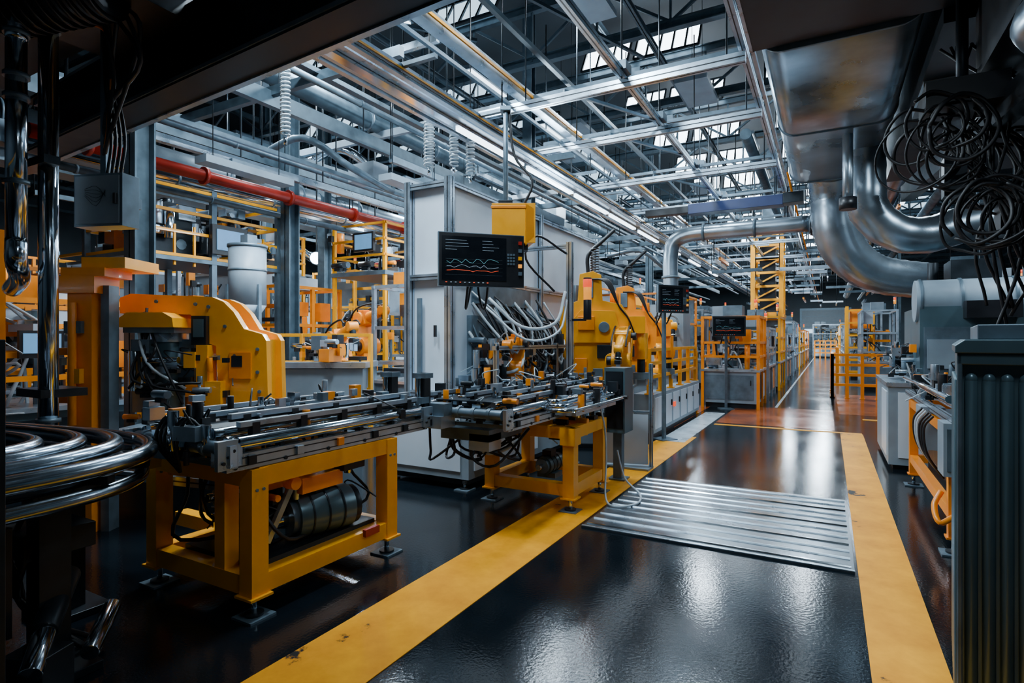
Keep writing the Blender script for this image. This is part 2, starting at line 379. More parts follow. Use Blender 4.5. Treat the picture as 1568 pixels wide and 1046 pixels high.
m.cyl((.44,.05,.9),(.44,.05,1.68),.12,TEA,24);m.cyl((.44,.05,1.3),(.44,.05,1.36),.14,ALU,24);m.cyl((.44,.05,1.58),(.44,.05,1.66),.15,ALU,24)
m.bc((.62,.1,1.35),(.14,.2,.5),STE);m.bc((.25,.1,1.2),(.2,.25,.5),STE);m.bc((.76,.0,1.68),(.13,.12,.26),BLK);m.bc((.76,-.062,1.70),(.09,.01,.16),TEA);m.bc((.8,0,1.3),(.1,.16,.5),YEL);m.bc((.74,-.03,1.15),(.16,.12,.1),ORA);m.bc((.70,-.05,1.42),(.1,.1,.14),YEL);m.bc((.9,-.04,1.08),(.14,.1,.3),YEL)
m.cyl((.22,-.1,1.15),(.22,-.1,1.5),.05,CHR);m.cyl((.3,-.12,1.2),(.3,-.12,1.45),.035,YEL);m.cyl((.28,-.12,1.42),(.62,-.12,1.42),.03,CHR);m.bc((.3,-.1,1.55),(.16,.1,.1),STE)
m.bb(-.12,.08,-.42,-.2,0,2.15,ORA);m.bb(.11,.18,-.36,-.24,0,2.05,STE);m.bb(-.18,.13,-.46,-.16,1.98,2.12,ORA);m.bb(-.02,.34,-.4,.05,2.19,2.28,YEL)
m.bb(-.16,.2,-.44,-.1,2.12,2.19,ORA)
m.cyl((-.05,-.46,.9),(-.05,-.46,1.9),.03,ORA);m.bc((-.03,-.45,1.3),(.1,.05,.12),YEL);m.bc((-.18,-.3,1.5),(.12,.14,.06),ORA);m.bc((-.18,-.3,1.1),(.12,.14,.06),ORA);m.bc((-.05,-.44,1.7),(.14,.04,.1),STE)
m.bb(.05,1.35,-.05,.5,.1,.75,DST);m.bb(.05,1.3,-.05,.5,0,.1,BLK);m.bb(.0,1.3,-.12,.45,.75,.8,STE)
clutter(m,0.2,1.0,-.15,.3,.85,1.5,90,.09)
for i in range(8): m.tube([(R(.2,.4),-.05,R(1.5,1.9)),(R(.2,.6),-.2,R(1.2,1.6)),(R(.2,.9),-.15,R(.9,1.3))],.012,random.choice([RUB,HOS,RUB]),7)
m.done('c_frame_press',(-5.2,3.0,0),.006)

# ---------------------------------------------------------------- robots
def robot(name,x,y,z,rz,sc=1,mt=YEL,sh=.2,el=.9,ped=True):
    M=LM(x,y,z,rz)@Matrix.Scale(sc,4);m=MB(M)
    if ped:
        m.M=LM(x,y,0,rz);h=z
        m.bc((0,0,h/2),(.5*sc,.5*sc,h),LGR);m.bc((0,0,.02),(.7*sc,.7*sc,.04),DST);m.bc((0,0,h-.02),(.62*sc,.62*sc,.04),STE);m.M=M
    m.cyl((0,0,0),(0,0,.12),.26,mt,24);m.cyl((0,0,.12),(0,0,.3),.2,mt,24,.18);m.bc((0,0,.4),(.34,.36,.26),mt);m.cyl((-.15,0,.3),(-.3,0,.32),.09,BLK,16)
    a=Vector((.06,0,.55));b=a+Vector((math.sin(-sh)*.6,0,math.cos(sh)*.6));c=b+Vector((math.sin(el)*.7,0,math.cos(el)*.7))
    m.cyl(a-Vector((0,.22,0)),a+Vector((0,.22,0)),.19,mt,22);m.cyl(a-Vector((0,.34,0)),a-Vector((0,.22,0)),.11,BLK,18)
    m.beam(a+Vector((0,.1,0)),b+Vector((0,.1,0)),.12,.28,mt);m.beam(a-Vector((0,.1,0)),b-Vector((0,.1,0)),.12,.26,mt);m.beam(a,b,.06,.12,DST)
    m.cyl(b-Vector((0,.2,0)),b+Vector((0,.2,0)),.17,mt,22);m.cyl(b+Vector((0,.2,0)),b+Vector((0,.32,0)),.09,BLK,16)
    u=(c-b).normalized(); m.beam(b-u*.25,b+u*.2,.3,.3,mt);m.cyl(b-u*.42,b-u*.25,.08,BLK,14)
    m.cyl(b+u*.15,c,.13,mt,18,.09);m.cyl(c-Vector((0,.1,0)),c+Vector((0,.1,0)),.1,mt,16)
    dn=Vector((.25,0,-1)).normalized();m.cyl(c,c+dn*.2,.065,DST,14);m.cyl(c+dn*.2,c+dn*.23,.09,CHR,16)
    t=c+dn*.3;m.bc(t,(.2,.14,.1),DST)
    for s in(-.07,.07): m.bc(t+Vector((s,0,-.11)),(.03,.08,.16),ALU)
    for o in(.16,-.17): m.tube([(-.1,o,.35),a+Vector((-.25,o,.1)),b+Vector((-.3,o,-.05)),b+Vector((-.05,o,.24)),b+u*.5+Vector((0,o,.2)),c+Vector((0,o,.05))],.022,RUB,7)
    m.bc(b+Vector((-.02,0,.18)),(.2,.16,.08),mt)
    return m.done(name,(x,y,0),.008)
def castunit(name,x,y,rz,sc=1,mt=YEL):
    m=MB(LM(x,y,0,rz)@Matrix.Scale(sc,4))
    m.bc((0,0,.45),(1.0,.7,.9),LGR);m.bc((0,0,.93),(1.1,.8,.06),STE);m.bc((0,0,.03),(1.1,.8,.06),DST)
    P=[(-.34,.96),(.36,.96),(.32,1.32),(.44,1.44),(.5,1.62),(.5,1.95),(.40,2.12),(.12,2.18),(.10,2.56),(-.02,2.62),(-.22,2.58),(-.25,2.18),(-.46,2.1),(-.52,1.86),(-.52,1.62),(-.36,1.46)]
    m.prism(P,-.30,-.18,mt);m.prism(P,.18,.30,mt)
    m.bb(-.3,.3,-.18,.18,.98,2.1,mt);m.bb(-.16,.04,-.18,.18,2.1,2.5,ORA)
    P2=[(-.3,1.55),(.3,1.55),(.38,1.72),(.3,2.02),(-.2,2.04),(-.36,1.85)];m.prism(P2,-.36,-.3,mt)
    m.bc((-.12,-.38,1.84),(.24,.06,.2),ORA);m.cyl((.14,-.42,1.78),(.14,-.3,1.78),.08,STE,20);m.cyl((.25,-.38,1.3),(.25,.38,1.3),.1,mt,20)
    m.bc((-.5,-.05,1.45),(.34,.3,.3),mt);m.bc((-.62,-.05,1.22),(.16,.2,.24),mt);m.cyl((-.62,-.05,1.1),(-.62,-.05,.98),.05,CHR)
    m.bc((.6,0,1.82),(.3,.34,.26),mt);m.cyl((.7,0,1.7),(.7,0,1.3),.1,mt,20);m.cyl((.7,0,1.3),(.7,0,1.1),.06,DST,16);m.bc((.7,0,1.05),(.24,.2,.1),STE)
    for s_ in(-.08,.08): m.bc((.7+s_,0,.97),(.03,.1,.12),ALU)
    m.bc((-.08,-.31,2.35),(.12,.04,.26),STE);m.bc((.15,-.32,1.42),(.22,.05,.2),DST);m.bc((-.2,-.32,1.2),(.18,.06,.24),ORA);m.bc((.05,-.33,1.1),(.14,.08,.14),STE)
    for i in range(8): m.cyl((-.28+i*.08,-.31,1.02),(-.28+i*.08,-.3,1.02),.014,STE,8)
    for i in range(5): m.tube([(-.1+i*.03,-.3,2.5),(.15+i*.02,-.4,2.45),(.35,-.4,2.1),(.5,-.3,1.9),(.62,-.2,1.6)],.014,RUB,6)
    m.tube([(-.1,0,2.6),(-.1,0,2.9),(.1,0,3.1),(.3,.1,3.3)],.03,RUB,10);m.helix(.0,0,2.6,3.0,.06,.012,BLK,10)
    m.cyl((-.3,.1,2.15),(-.3,.1,2.45),.05,STE);m.cyl((.3,.1,2.15),(.3,.1,2.32),.07,ORA,16)
    return m.done(name,(x,y,0),.01)
castunit('orange_press_unit',-3.15,8.3,math.radians(20),1.0)
castunit('orange_press_unit',-3.2,10.2,math.radians(15),.98,ORA)
robot('industrial_robot_arm',-2.62,8.0,.95,math.radians(-80),.62,YEL,.3,2.0)
robot('industrial_robot_arm',-3.0,11.9,.9,math.radians(-60),.85,YEL,.1,1.6)
robot('industrial_robot_arm',-3.45,6.25,.93,math.radians(-75),.55,ORA,.3,1.6,False)
robot('industrial_robot_arm',-6.9,6.7,.7,math.radians(-20),.8,ORA,.3,1.2)
robot('industrial_robot_arm',-6.4,10.5,.9,math.radians(-60),1.,YEL,.2,1.4)
robot('industrial_robot_arm',-9.0,9.5,.9,math.radians(-10),1.,ORA,.2,1.3)

# ---------------------------------------------------------------- white machining cell
m=MB()
m.bb(-4.5,-3.3,5.0,5.5,.12,.84,LGR);m.bb(-4.5,-3.3,5.5,9.2,.12,.9,LGR);m.bb(-4.45,-3.35,5.05,9.1,.05,.12,DST)
m.bb(-4.4,-3.4,4.985,5.0,.2,.78,WHT);m.bb(-3.3,-3.285,5.1,6.6,.2,.78,WHT)
for y in(5.05,7,9.1):
    for x in(-3.38,-4.42): m.foot(x,y,.1)
m.bb(-3.98,-3.92,5.6,10.3,.9,3.42,WHT);m.bb(-4.46,-3.95,5.54,5.58,.86,3.42,WHT);m.bb(-4.48,-3.92,5.54,10.3,3.42,3.47,LGR);m.bb(-4.5,-4.46,5.6,10.3,.9,3.42,WHT)
for x,y in((-3.9,5.5),(-4.5,5.5),(-3.9,10.35),(-3.9,7.9)): m.prof((x,y,.84 if y<6 else 0),(x,y,3.52),.09)
for z in(.95,2.35,3.45):
    m.prof((-4.5,5.5,z),(-3.9,5.5,z),.07);m.prof((-3.9,5.5,z),(-3.9,10.3,z),.06)
m.bb(-4.36,-4.3,5.47,5.5,1.1,2.1,STE);m.bc((-4.1,5.49,1.7),(.03,.03,.14),BLK)
for i in range(34):
    y=R(5.8,7.3);z=R(1.5,2.25);y2=y+R(.3,.8)
    m.tube([(-3.88,y,z),(-3.6+R(-.1,.1),y+.1,z-R(.2,.5)),(-3.4+R(-.1,.1),(y+y2)/2,1.25+R(-.15,.2)),(-3.55,y2,1.5+R(-.1,.3)),(-3.86,y2,R(1.8,2.2))],R(.01,.02),random.choice([RUB,RUB,RUB,HOS,STE]),7)
m.tube([(-3.6,5.9,2.1),(-3.2,6.0,1.75),(-2.9,6.3,1.8),(-2.9,6.6,2.2)],.020,HOS,10);m.tube([(-3.6,5.8,2.0),(-3.1,5.9,1.6),(-2.85,6.3,1.7),(-2.9,6.65,2.1)],.014,HOS,10)
m.bb(-3.92,-3.8,6.0,7.4,2.05,2.3,STE);m.bb(-3.9,-3.75,6.6,7.2,1.6,1.95,DST);m.bb(-3.92,-3.85,5.9,8.8,.95,1.9,STE)
clutter(m,-3.85,-3.35,5.6,9.0,.92,1.6,180,.14)
for i in range(7):
    y=5.7+i*.5;m.cyl((-3.5,y,.9),(-3.5,y,R(1.2,1.6)),.04,random.choice([CHR,STE,ORA,DST]),14);m.bc((-3.5,y+.1,1.2),(.15,.12,.2),random.choice([STE,ORA,BLK]))
m.prof((-3.35,5.6,1.5),(-3.35,9,1.5),.05)
for y in(5.65,7.3,8.95): m.prof((-3.35,y,.9),(-3.35,y,1.55),.05)
m.done('machining_cell_enclosure',(-3.9,7.4,0),.004)

m=MB()
m.prof((-1.92,7.0,0),(-1.92,7.0,1.3),.045);m.prof((-2.5,6.75,0),(-2.5,6.75,.7),.04)
m.beam((-2.45,6.85,.36),(-1.95,6.98,.36),.012,.62,WHT)
m.bb(-2.5,-1.9,6.8,7.05,0,.03,LGR)
m.prof((-2.48,6.85,.7),(-1.93,6.98,.7),.03)
m.done('machine_guard_panel',(-2.2,6.9,0),.002)

m=MB()
m.prof((-2.9,6.75,0),(-2.9,6.75,2.85),.075);m.bc((-2.9,6.75,.01),(.2,.2,.02),STE)
m.prof((-2.9,6.75,2.8),(-3.9,6.75,2.8),.05)
m.tube([(-2.93,6.7,2.7),(-3.2,6.4,2.9),(-3.3,6.3,2.6),(-3.0,6.5,2.2)],.015,RUB)
m.beam((-2.9,6.75,1.85),(-2.68,6.75,1.85),.03,.03,BLK)
m.cyl((-2.66,6.75,1.85),(-2.66,6.75,2.1),.05,BLK,16);m.cyl((-2.66,6.75,2.1),(-2.66,6.75,2.26),.05,LOR,16);m.cyl((-2.66,6.75,2.26),(-2.66,6.75,2.36),.055,LRD,16);m.cyl((-2.66,6.75,2.36),(-2.66,6.75,2.38),.05,BLK,16)
m.done('signal_tower_post',(-2.9,6.75,0),.003)

# ---------------------------------------------------------------- monitors
def monitor(x,y,z,rz,w,h,ztop,keys=True,side=False):
    m=MB(LM(x,y,z,rz))
    m.bb(-w/2,w/2,0,.07,-h/2,h/2,BLK);m.bb(-w/2-.008,w/2+.008,.01,.05,-h/2-.008,h/2+.008,STE)
    kw=w*.2 if keys else .02
    m.bb(-w/2+.025,w/2-kw-.01,-.004,0,-h/2+.05,h/2-.03,SCR)
    for i in range(4):
        zz=h/2-.07-i*h*.06
        m.bb(-w/2+.06,-w/2+.06+R(.1,.3)*w,-.006,-.004,zz,zz+.002,TXT); m.bb(0,R(.1,.2)*w,-.006,-.004,zz,zz+.002,TXT)
    for c_,amp,o in((CHT,.05,-.02),(TXT,.035,-.07),(LRD,.02,-.11)):
        px=-w/2+.07;pz=o*h*2
        for i in range(14):
            nx=px+(w-kw-.16)/14;nz=o*h*2+R(-amp,amp)*h
            m.beam((px,-.006,pz),(nx,-.006,nz),.002,.003,c_);px,pz=nx,nz
    for i in range(5): m.bb(-w/2+.06,w/2-kw-.05,-.0055,-.0045,-h*.3+i*h*.075,-h*.3+i*h*.075+.001,STE)
    if keys:
        for i in range(4):
            for j in range(3): m.bb(w/2-kw+.0+j*.028,w/2-kw+.02+j*.028,-.008,0,h/2-.2-i*.03,h/2-.18-i*.03,STE)
        for i,c in enumerate((RED,STE,YEL,LOR,STE)): m.bb(w/2-.055,w/2-.02,-.012,0,h/2-.09-i*.075,h/2-.055-i*.075,c)
    for i in range(10): m.bb(-w/2+.06+i*.045,-w/2+.075+i*.045,-.006,-.0,-h/2+.025,-h/2+.032,TXT if i%3 else LRD)
    m.bb(-w*.2,w*.2,.07,.15,-h*.3,h*.3,DST);m.cyl((0,.15,0),(0,.24,0),.05,STE,14)
    if side:
        m.beam((0,.22,0),(.3,.78,.2),.06,.06,STE);m.beam((.3,.78,.1),(.3,.78,.4),.06,.06,STE)
    else:
        m.beam((0,.24,.04),(0,.24,ztop-z),.05,.05,STE);m.bc((0,.24,ztop-z+.01),(.3,.3,.02),STE)
    for s in(-.1,.1): m.tube([(s,.12,-.1),(s,.3,-h*.9),(s*.5,.35,-h*.6),(0,.3,.2)],.012,RUB,7)
    return m
monitor(-2.93,4.68,2.37,math.radians(46),.84,.5,4.15,side=True).done('operator_monitor',(-2.93,4.68,2.37),.005)
monitor(-2.1,9.0,2.23,math.radians(55),.6,.42,0).done('operator_monitor',(-2.1,9,2.23),.005)
monitor(-1.95,13.6,1.9,math.radians(25),.72,.44,0,keys=False).done('operator_monitor',(-1.95,13.6,1.9),.005)

m=MB(LM(-3.08,5.6,2.88,math.radians(29)))
m.bb(-.25,.12,-.14,.25,-.22,.22,YEL)
m.prism([(-.14,-.22),(.25,-.16),(.25,.20),(-.14,.22)],.12,.23,YEL,'x')
m.prism([(.12,-.24),(.22,-.16),(.22,.16),(.12,.22)],-.14,.25,YEL,'y')
m.bb(-.26,.13,-.15,-.14,.16,.19,ORA)
m.cyl((-.1,.05,.22),(-.1,.05,1.3),.028,STE,14);m.bc((-.1,.05,.25),(.16,.16,.06),DST);m.bc((.05,.05,-.25),(.2,.2,.06),DST);m.bc((-.1,.05,1.32),(.12,.12,.05),STE)
m.tube([(.1,.0,.22),(.2,.0,.5),(.0,.05,.8),(-.06,.05,1.3)],.015,RUB);m.cyl((-.02,.05,-.27),(-.02,.05,-.42),.03,DST)
m.done('hanging_junction_box',(-3.08,5.6,2.88),.012)

# ---------------------------------------------------------------- guard rails
def rail(p1,p2,z0,z1,n,mt=YEL,bars=3,r=.025):
    m=MB();p1=Vector((*p1,0));p2=Vector((*p2,0))
    for i in range(n+1):
        p=p1.lerp(p2,i/n);m.bc(p+Vector((0,0,(z0+z1)/2)),(r*2,r*2,z1-z0),mt)
        m.bc(p+Vector((0,0,z0+.01)),(.12,.12,.02),mt)
    for b in range(bars):
        z=Vector((0,0,z1-(z1-z0)*b/bars*.9-.02));m.beam(p1+z,p2+z,r*1.8,r*1.8,mt)
    return m
m=rail((-6.85,5.3),(-5.6,6.0),0,1.68,3,YEL,4);m.bc((-6.2,5.75,.6),(1.2,.6,1.2),LGR,.5);m.bc((-6.2,5.75,1.25),(1.3,.7,.08),ALU,.5);clutter(m,-6.6,-5.8,5.5,6,1.28,1.6,50,.15);m.done('safety_guard_rail',(-6.2,5.6,0),.004)
rail((.1,17.9),(1.5,17.9),0,1.2,4,ORA,4,.04).done('safety_guard_rail',(.8,17.9,0))
rail((.1,17.9),(.1,20.5),0,1.2,4,ORA,4,.04).done('safety_guard_rail',(.1,19,0))
rail((.3,23.6),(.3,26.6),0,1.3,4,ORA,4,.04).done('safety_guard_rail',(.3,25,0))
rail((-1.0,55),(.6,55),0,1.5,4,ORA,4,.05).done('safety_guard_rail',(-.2,55,0))
m=rail((-2.5,9.0),(-2.5,12.6),.72,1.45,5,YEL,3,.03)
m.bb(-2.75,-2.42,9.0,12.6,.1,.72,LGR);m.bb(-2.7,-2.46,9.1,12.5,0,.1,DST)
for i in range(6): m.bb(-2.42,-2.41,9.05+i*.6,9.55+i*.6,.16,.66,WHT);m.bc((-2.4,9.5+i*.6,.5),(.02,.03,.1),BLK)
m.bc((-2.4,10.3,.45),(.03,.1,.08),LRD);m.done('safety_guard_rail',(-2.5,11,0))
rail((-3.6,12.7),(-2.5,12.7),0,1.35,3,YEL,4,.03).done('safety_guard_rail',(-3,12.7,0))
rail((-5.2,8.6),(-5.2,11.5),0,1.5,5,YEL,4,.03).done('safety_guard_rail',(-5.2,10,0))
for px,py,pz in((-7.9,8.9,2.9),(-11.6,8.7,3.1),(-9.9,13.6,3.1)):
    m=MB();w,l=1.4,1.6
    m.bb(px-w/2,px+w/2,py-l/2,py+l/2,pz-.08,pz,STE)
    for x in(px-w/2+.05,px+w/2-.05):
        for y in(py-l/2+.05,py+l/2-.05): m.bc((x,y,(pz+.9)/2),(.06,.06,pz+.9),YEL)
        for z in(pz+.3,pz+.6,pz+.9): m.beam((x,py-l/2,z),(x,py+l/2,z),.04,.04,YEL)
    for y in(py-l/2+.05,py+l/2-.05):
        for z in(pz+.3,pz+.6,pz+.9): m.beam((px-w/2,y,z),(px+w/2,y,z),.04,.04,YEL)
    m.bc((px+.2,py-l/2-.02,pz+.55),(.5,.06,.36),BLK);m.bc((px+.2,py-l/2-.055,pz+.55),(.42,.01,.28),BSC)
    clutter(m,px-w/2,px+w/2,py-l/2,py+l/2,pz,pz+.7,40,.25);m.done('access_platform',(px,py,0))

# ---------------------------------------------------------------- generic assembly machines
def machine(x0,x1,y0,y1,h,acc=ORA,dens=1.,base=None,name='assembly_machine',zb=.85):
    m=MB();W=x1-x0;Lh=y1-y0;bm=base or random.choice([LGR,LGR,WHT,STE,TEA])
    m.bb(x0+.05,x1-.05,y0+.05,y1-.05,.12,zb,bm);m.bb(x0+.1,x1-.1,y0+.1,y1-.1,0,.12,DST)
    n=max(2,int(Lh/.7))
    for i in range(n):
        ya=y0+.1+(Lh-.2)*i/n;yb=ya+(Lh-.2)/n-.04
        for xs,xe in((x1-.05,x1-.035),(x0+.035,x0+.05)): m.bb(xs,xe,ya,yb,.2,zb-.08,random.choice([bm,WHT,DST,acc]))
    nx=max(1,int(W/.7))
    for i in range(nx):
        xa=x0+.1+(W-.2)*i/nx;xb=xa+(W-.2)/nx-.04;m.bb(xa,xb,y0+.035,y0+.05,.2,zb-.08,random.choice([bm,WHT,STE]))
        m.bc((xb-.06,y0+.025,.6),(.02,.03,.12),BLK)
    m.bb(x0,x1,y0,y1,zb,zb+.05,ALU)
    fm=ALU if random.random()<.6 else acc
    for x in(x0+.04,x1-.04):
        for y in(y0+.04,y1-.04,(y0+y1)/2): m.beam((x,y,0),(x,y,h),.065,.065,fm)
    for z in(h,h*.72,zb+.35):
        for x in(x0+.04,x1-.04): m.beam((x,y0,z),(x,y1,z),.055,.055,fm)
        for y in(y0+.04,y1-.04): m.beam((x0,y,z),(x1,y,z),.055,.055,fm)
    if random.random()<.6: m.bb(x0+.03,x0+.05,y0+.1,y1-.1,h*.72,h,random.choice([WHT,LGR]))
    if random.random()<.5: m.bb(x0+.1,x1-.1,y1-.05,y1-.03,zb+.4,h,random.choice([WHT,LGR,STE]))
    for i in range(int(26*dens*max(1,W*Lh/2))):
        x,y=R(x0+.15,x1-.15),R(y0+.12,y1-.15);z=R(zb+.05,h-.15);s=R(.06,.28);mt=random.choice([STE,ALU,DST,BLK,acc,acc,acc,WHT,TEA,CHR]);t=random.random()
        if t<.45: m.bc((x,y,z),(s*R(.5,1.2),s*R(.5,1.2),s*R(.6,1.6)),mt); m.beam((x,y,zb),(x,y,z),.03,.03,STE)
        elif t<.7: m.cyl((x,y,zb),(x,y,z),s*.25,mt,12);m.cyl((x,y,z-.05),(x,y,z),s*.4,STE,12)
        elif t<.85: m.beam((x0+.1,y,z),(x1-.1,y,z),.05,.08,mt);m.bc((x,y,z),(.15,.14,.18),random.choice([acc,BLK]))
        else: m.tube([(x,y,z),(x+R(-.3,.3),y+R(-.3,.3),z+R(-.1,.3)),(x+R(-.4,.4),y+R(-.3,.3),z-.3),(x,y+.1,zb)],.018,random.choice([RUB,RUB,HOS]),6,4)
    for i in range(3):
        m.bc((R(x0+.2,x1-.2),R(y0+.2,y1-.2),h+.15),(R(.2,.5),R(.2,.5),.25),random.choice([WHT,LGR,acc,STE]))
    m.cyl((x1-.1,y0+.1,h),(x1-.1,y0+.1,h+.2),.02,STE,8);m.cyl((x1-.1,y0+.1,h+.2),(x1-.1,y0+.1,h+.32),.035,LOR,10);m.cyl((x1-.1,y0+.1,h+.32),(x1-.1,y0+.1,h+.4),.035,LRD,10)
    if random.random()<.75:
        m.bc((x1+.06,y0+.35,1.55),(.05,.38,.28),BLK);m.bc((x1+.09,y0+.35,1.56),(.01,.32,.2),random.choice([SCR,BSC,SCR]))
    m.done(name,((x0+x1)/2,(y0+y1)/2,0))
machine(-2.65,-1.35,14.0,15.6,2.12,ORA,1.,LGR)
machine(-2.6,-1.35,16.4,18.6,1.9,ORA,.8,STE)
machine(-2.6,-1.3,19.6,22,2.3,YEL,.8,LGR)
machine(-2.6,-1.3,23,26.5,1.8,ORA,.7,LGR)
machine(-2.6,-1.3,28,32,2.4,ORA,.5,LGR)
machine(-2.6,-1.3,34,40,2.0,YEL,.4,WHT)
machine(-2.6,-1.3,42,50,2.2,ORA,.25,LGR)
machine(-1.2,1.0,56.5,59,2.9,YEL,.8,LGR)
for (a,b,c,d,h,ac) in [(-5.1,-4.0,13.2,15.2,2.4,YEL),(-5.0,-3.7,16,19,2.9,ORA),(-5,-3.7,20,24,2.6,ORA),(-5,-3.8,26,31,2.8,YEL),
    (-6.9,-5.6,7.4,9.2,2.5,ORA),(-7.3,-5.8,12,14.2,3.1,YEL),(-7.2,-5.8,15.5,18.5,3.1,ORA),(-7.2,-5.8,20,24,3.4,YEL),
    (-10.2,-8.8,7.1,8.6,2.6,ORA),(-9.6,-8.0,10.8,12.6,3.1,ORA),(-9.6,-8,14.9,18,3.2,YEL),(-9.6,-8,20,25,3.2,ORA),
    (-12.4,-10.8,5.2,7.6,3.0,ORA),(-12.4,-10.8,11,14,3.4,YEL),(-12.4,-10.8,15,19,3.3,ORA),(-8.6,-7.1,2.4,4.0,2.0,ORA),
    (-15.5,-13.5,6,9,3.4,YEL),(-15.5,-13.5,11,15,3.5,ORA),(-16,-14,17,22,3.7,ORA),(-11.5,-9.8,2.6,4.2,2.6,ORA),(-14.5,-12.5,2.4,4.6,2.9,YEL),(-19,-17,4,9,3.6,ORA),(-19,-17,11,17,3.8,YEL)]:
    machine(a,b,c,d,h,ac,1.0 if c<14 else .5)
for (a,b,c,d,h,ac) in [(2.5,3.7,12,15,2.6,ORA),(.9,1.9,21,23.4,2.5,ORA),(.7,1.9,27,32,2.7,YEL),(.7,1.9,34,42,2.3,ORA),(2.6,4,17,20,2.8,ORA),(4.2,5.6,11.5,14,3,STE),(.7,1.9,44,54,2.6,YEL)]:
    machine(a,b,c,d,h,ac,.6)
for x,y in((-6.4,1.7),(-7.3,1.5),(-8.3,1.6)):
    m=MB();m.bb(x-.4,x+.4,y-.3,y+.3,.08,2.3,DST);m.bb(x-.36,x+.36,y-.28,y+.28,0,.08,BLK);m.bb(x-.36,x+.36,y+.3,y+.315,.2,2.2,STE);m.bb(x+.4,x+.415,y-.26,y+.26,.2,2.2,STE)
    for i in range(5): m.bc((x+.42,y-.1+R(0,.2),.6+i*.35),(.02,R(.06,.2),R(.06,.14)),random.choice([LGR,BLK,ORA,TEA]))
    for z in(1.9,2.15,2.45): m.beam((x+.46,y-.35,z),(x+.46,y+.35,z),.03,.03,ORA)
    for yy in(-.35,.35): m.beam((x+.46,y+yy,0),(x+.46,y+yy,2.5),.04,.04,ORA)
    clutter(m,x+.42,x+.6,y-.3,y+.3,.3,2.2,40,.1);m.done('control_cabinet_rack',(x,y,0))

m=MB()
x,y,r,z0,z1=-7.5,5.45,.26,2.1,2.95
m.cyl((x,y,z0),(x,y,z1),r,LGR,28);m.cyl((x,y,z1),(x,y,z1+.04),r*1.06,STE,28);m.cyl((x,y,z0-.2),(x,y,z0),r*.5,LGR,28,r)
for a in range(3):
    an=a*2.1;m.beam((x+r*math.cos(an),y+r*math.sin(an),0),(x+r*math.cos(an),y+r*math.sin(an),z0+.3),.05,.05,STE)
m.cyl((x,y,z0+.5),(x,y,z0+.53),r*1.03,STE,28);m.bc((x+.1,y-.05,z1+.1),(.16,.16,.14),STE);m.cyl((x,y,0),(x,y,z0-.2),.05,STE)
m.done('process_vessel',(x,y,0))

m=MB()
for x in(-9.6,-8.4):
    for y in(4.3,5.5,6.7): m.bc((x,y,1.95),(.08,.08,3.9),STE)
for z in(2.85,3.2,3.5,3.85):
    for x in(-9.6,-8.4): m.beam((x,4.3,z),(x,6.7,z),.045,.045,YEL)
    for y in(4.3,6.7): m.beam((-9.6,y,z),(-8.4,y,z),.045,.045,YEL)
m.bb(-9.65,-8.35,4.25,6.75,2.76,2.82,STE)
for i in range(9): m.bc((-8.4,4.3+i*.3,3.0),(.03,.03,.6),YEL)
m.bc((-8.3,5.7,3.15),(.08,.6,.46),BLK);m.bc((-8.25,5.7,3.15),(.02,.46,.32),BSC);m.bc((-9,5,3.2),(.6,.7,.7),DST);m.bc((-8.9,4.6,3.3),(.5,.3,.8),ORA)
clutter(m,-9.5,-8.5,4.4,6.6,2.9,3.7,90,.26)
m.done('mezzanine_platform',(-9,5.5,0),.004)

# ---------------------------------------------------------------- left services
m=MB()
for x,y,r,z0,z1 in((-4.98,1.80,.062,2.3,3.75),(-5.06,2.02,.062,0,4.2)):
    m.cyl((x,y,z0),(x,y,z1),r,CHR,20)
    for z in(z0+.4,z0+1.0,z1-.3,z1): m.flange((x,y,z),(0,0,1),r*1.25,STE)
m.tube([(-4.98,1.8,3.7),(-4.98,1.8,3.85),(-5.1,1.78,3.95),(-5.4,1.75,3.97)],.064,CHR,18,5)
m.tube([(-4.98,1.8,2.3),(-4.98,1.8,2.15),(-5.2,1.9,2.05),(-5.6,2.0,2.0)],.064,CHR,18,5)
m.bc((-5.15,1.98,2.9),(.5,.1,.06),DST);m.bc((-5.2,2.1,1.2),(.4,.3,.06),DST)
m.done('vertical_service_pipes',(-5,2,0))
m=MB(LM(-4.85,2.25,2.66,math.radians(20)))
m.bb(-.21,.21,0,.16,-.2,.2,STE);m.bb(-.19,.19,-.012,0,-.18,.18,LGR);m.bc((.17,-.02,0),(.02,.03,.08),BLK)
for i in range(6): m.tube([(-.1,-.016,.08-i*.01),(.0,-.016,.1-i*.03),(.08,-.016,.02+i*.01)],.002,DST,4,3)
m.bb(-.14,-.09,.16,.21,-.2,1.4,STE);m.bb(-.3,.2,.16,.2,-.04,.04,STE)
for i in range(4): m.tube([(.0+i*.04,.08,.2),(.02+i*.04,.1,.5),(-.05+i*.03,.12,.9),(-.1,.15,1.4)],.012,RUB,7)
m.done('electrical_cabinet',(-4.85,2.25,2.66),.004)
m=MB();m.ibeam((-5.0,1.55,2.68),(-3.3,1.0,2.68),.1,.16,TEA);m.beam((-5.0,1.55,2.77),(-3.3,1.0,2.77),.03,.02,YEL)
m.ibeam((-5.0,1.55,0),(-5.0,1.55,2.76),.12,.12,DST);m.ibeam((-3.3,.85,0),(-3.3,.85,2.76),.12,.12,DST)
m.done('support_gantry',(-4,1.3,0))
for x,y in((-6.65,3.5),(-8.15,6.75),(-6.0,11.6),(-5.4,19.5),(-10.4,9.6),(2.1,11),(2.3,26),(-13,10),(-10.2,19.3)):
    m=MB();m.ibeam((x,y,0),(x,y,ZC),.22,.22,TRU);m.bc((x,y,.02),(.4,.4,.04),DST);m.done('support_column',(x,y,0))
m=MB()
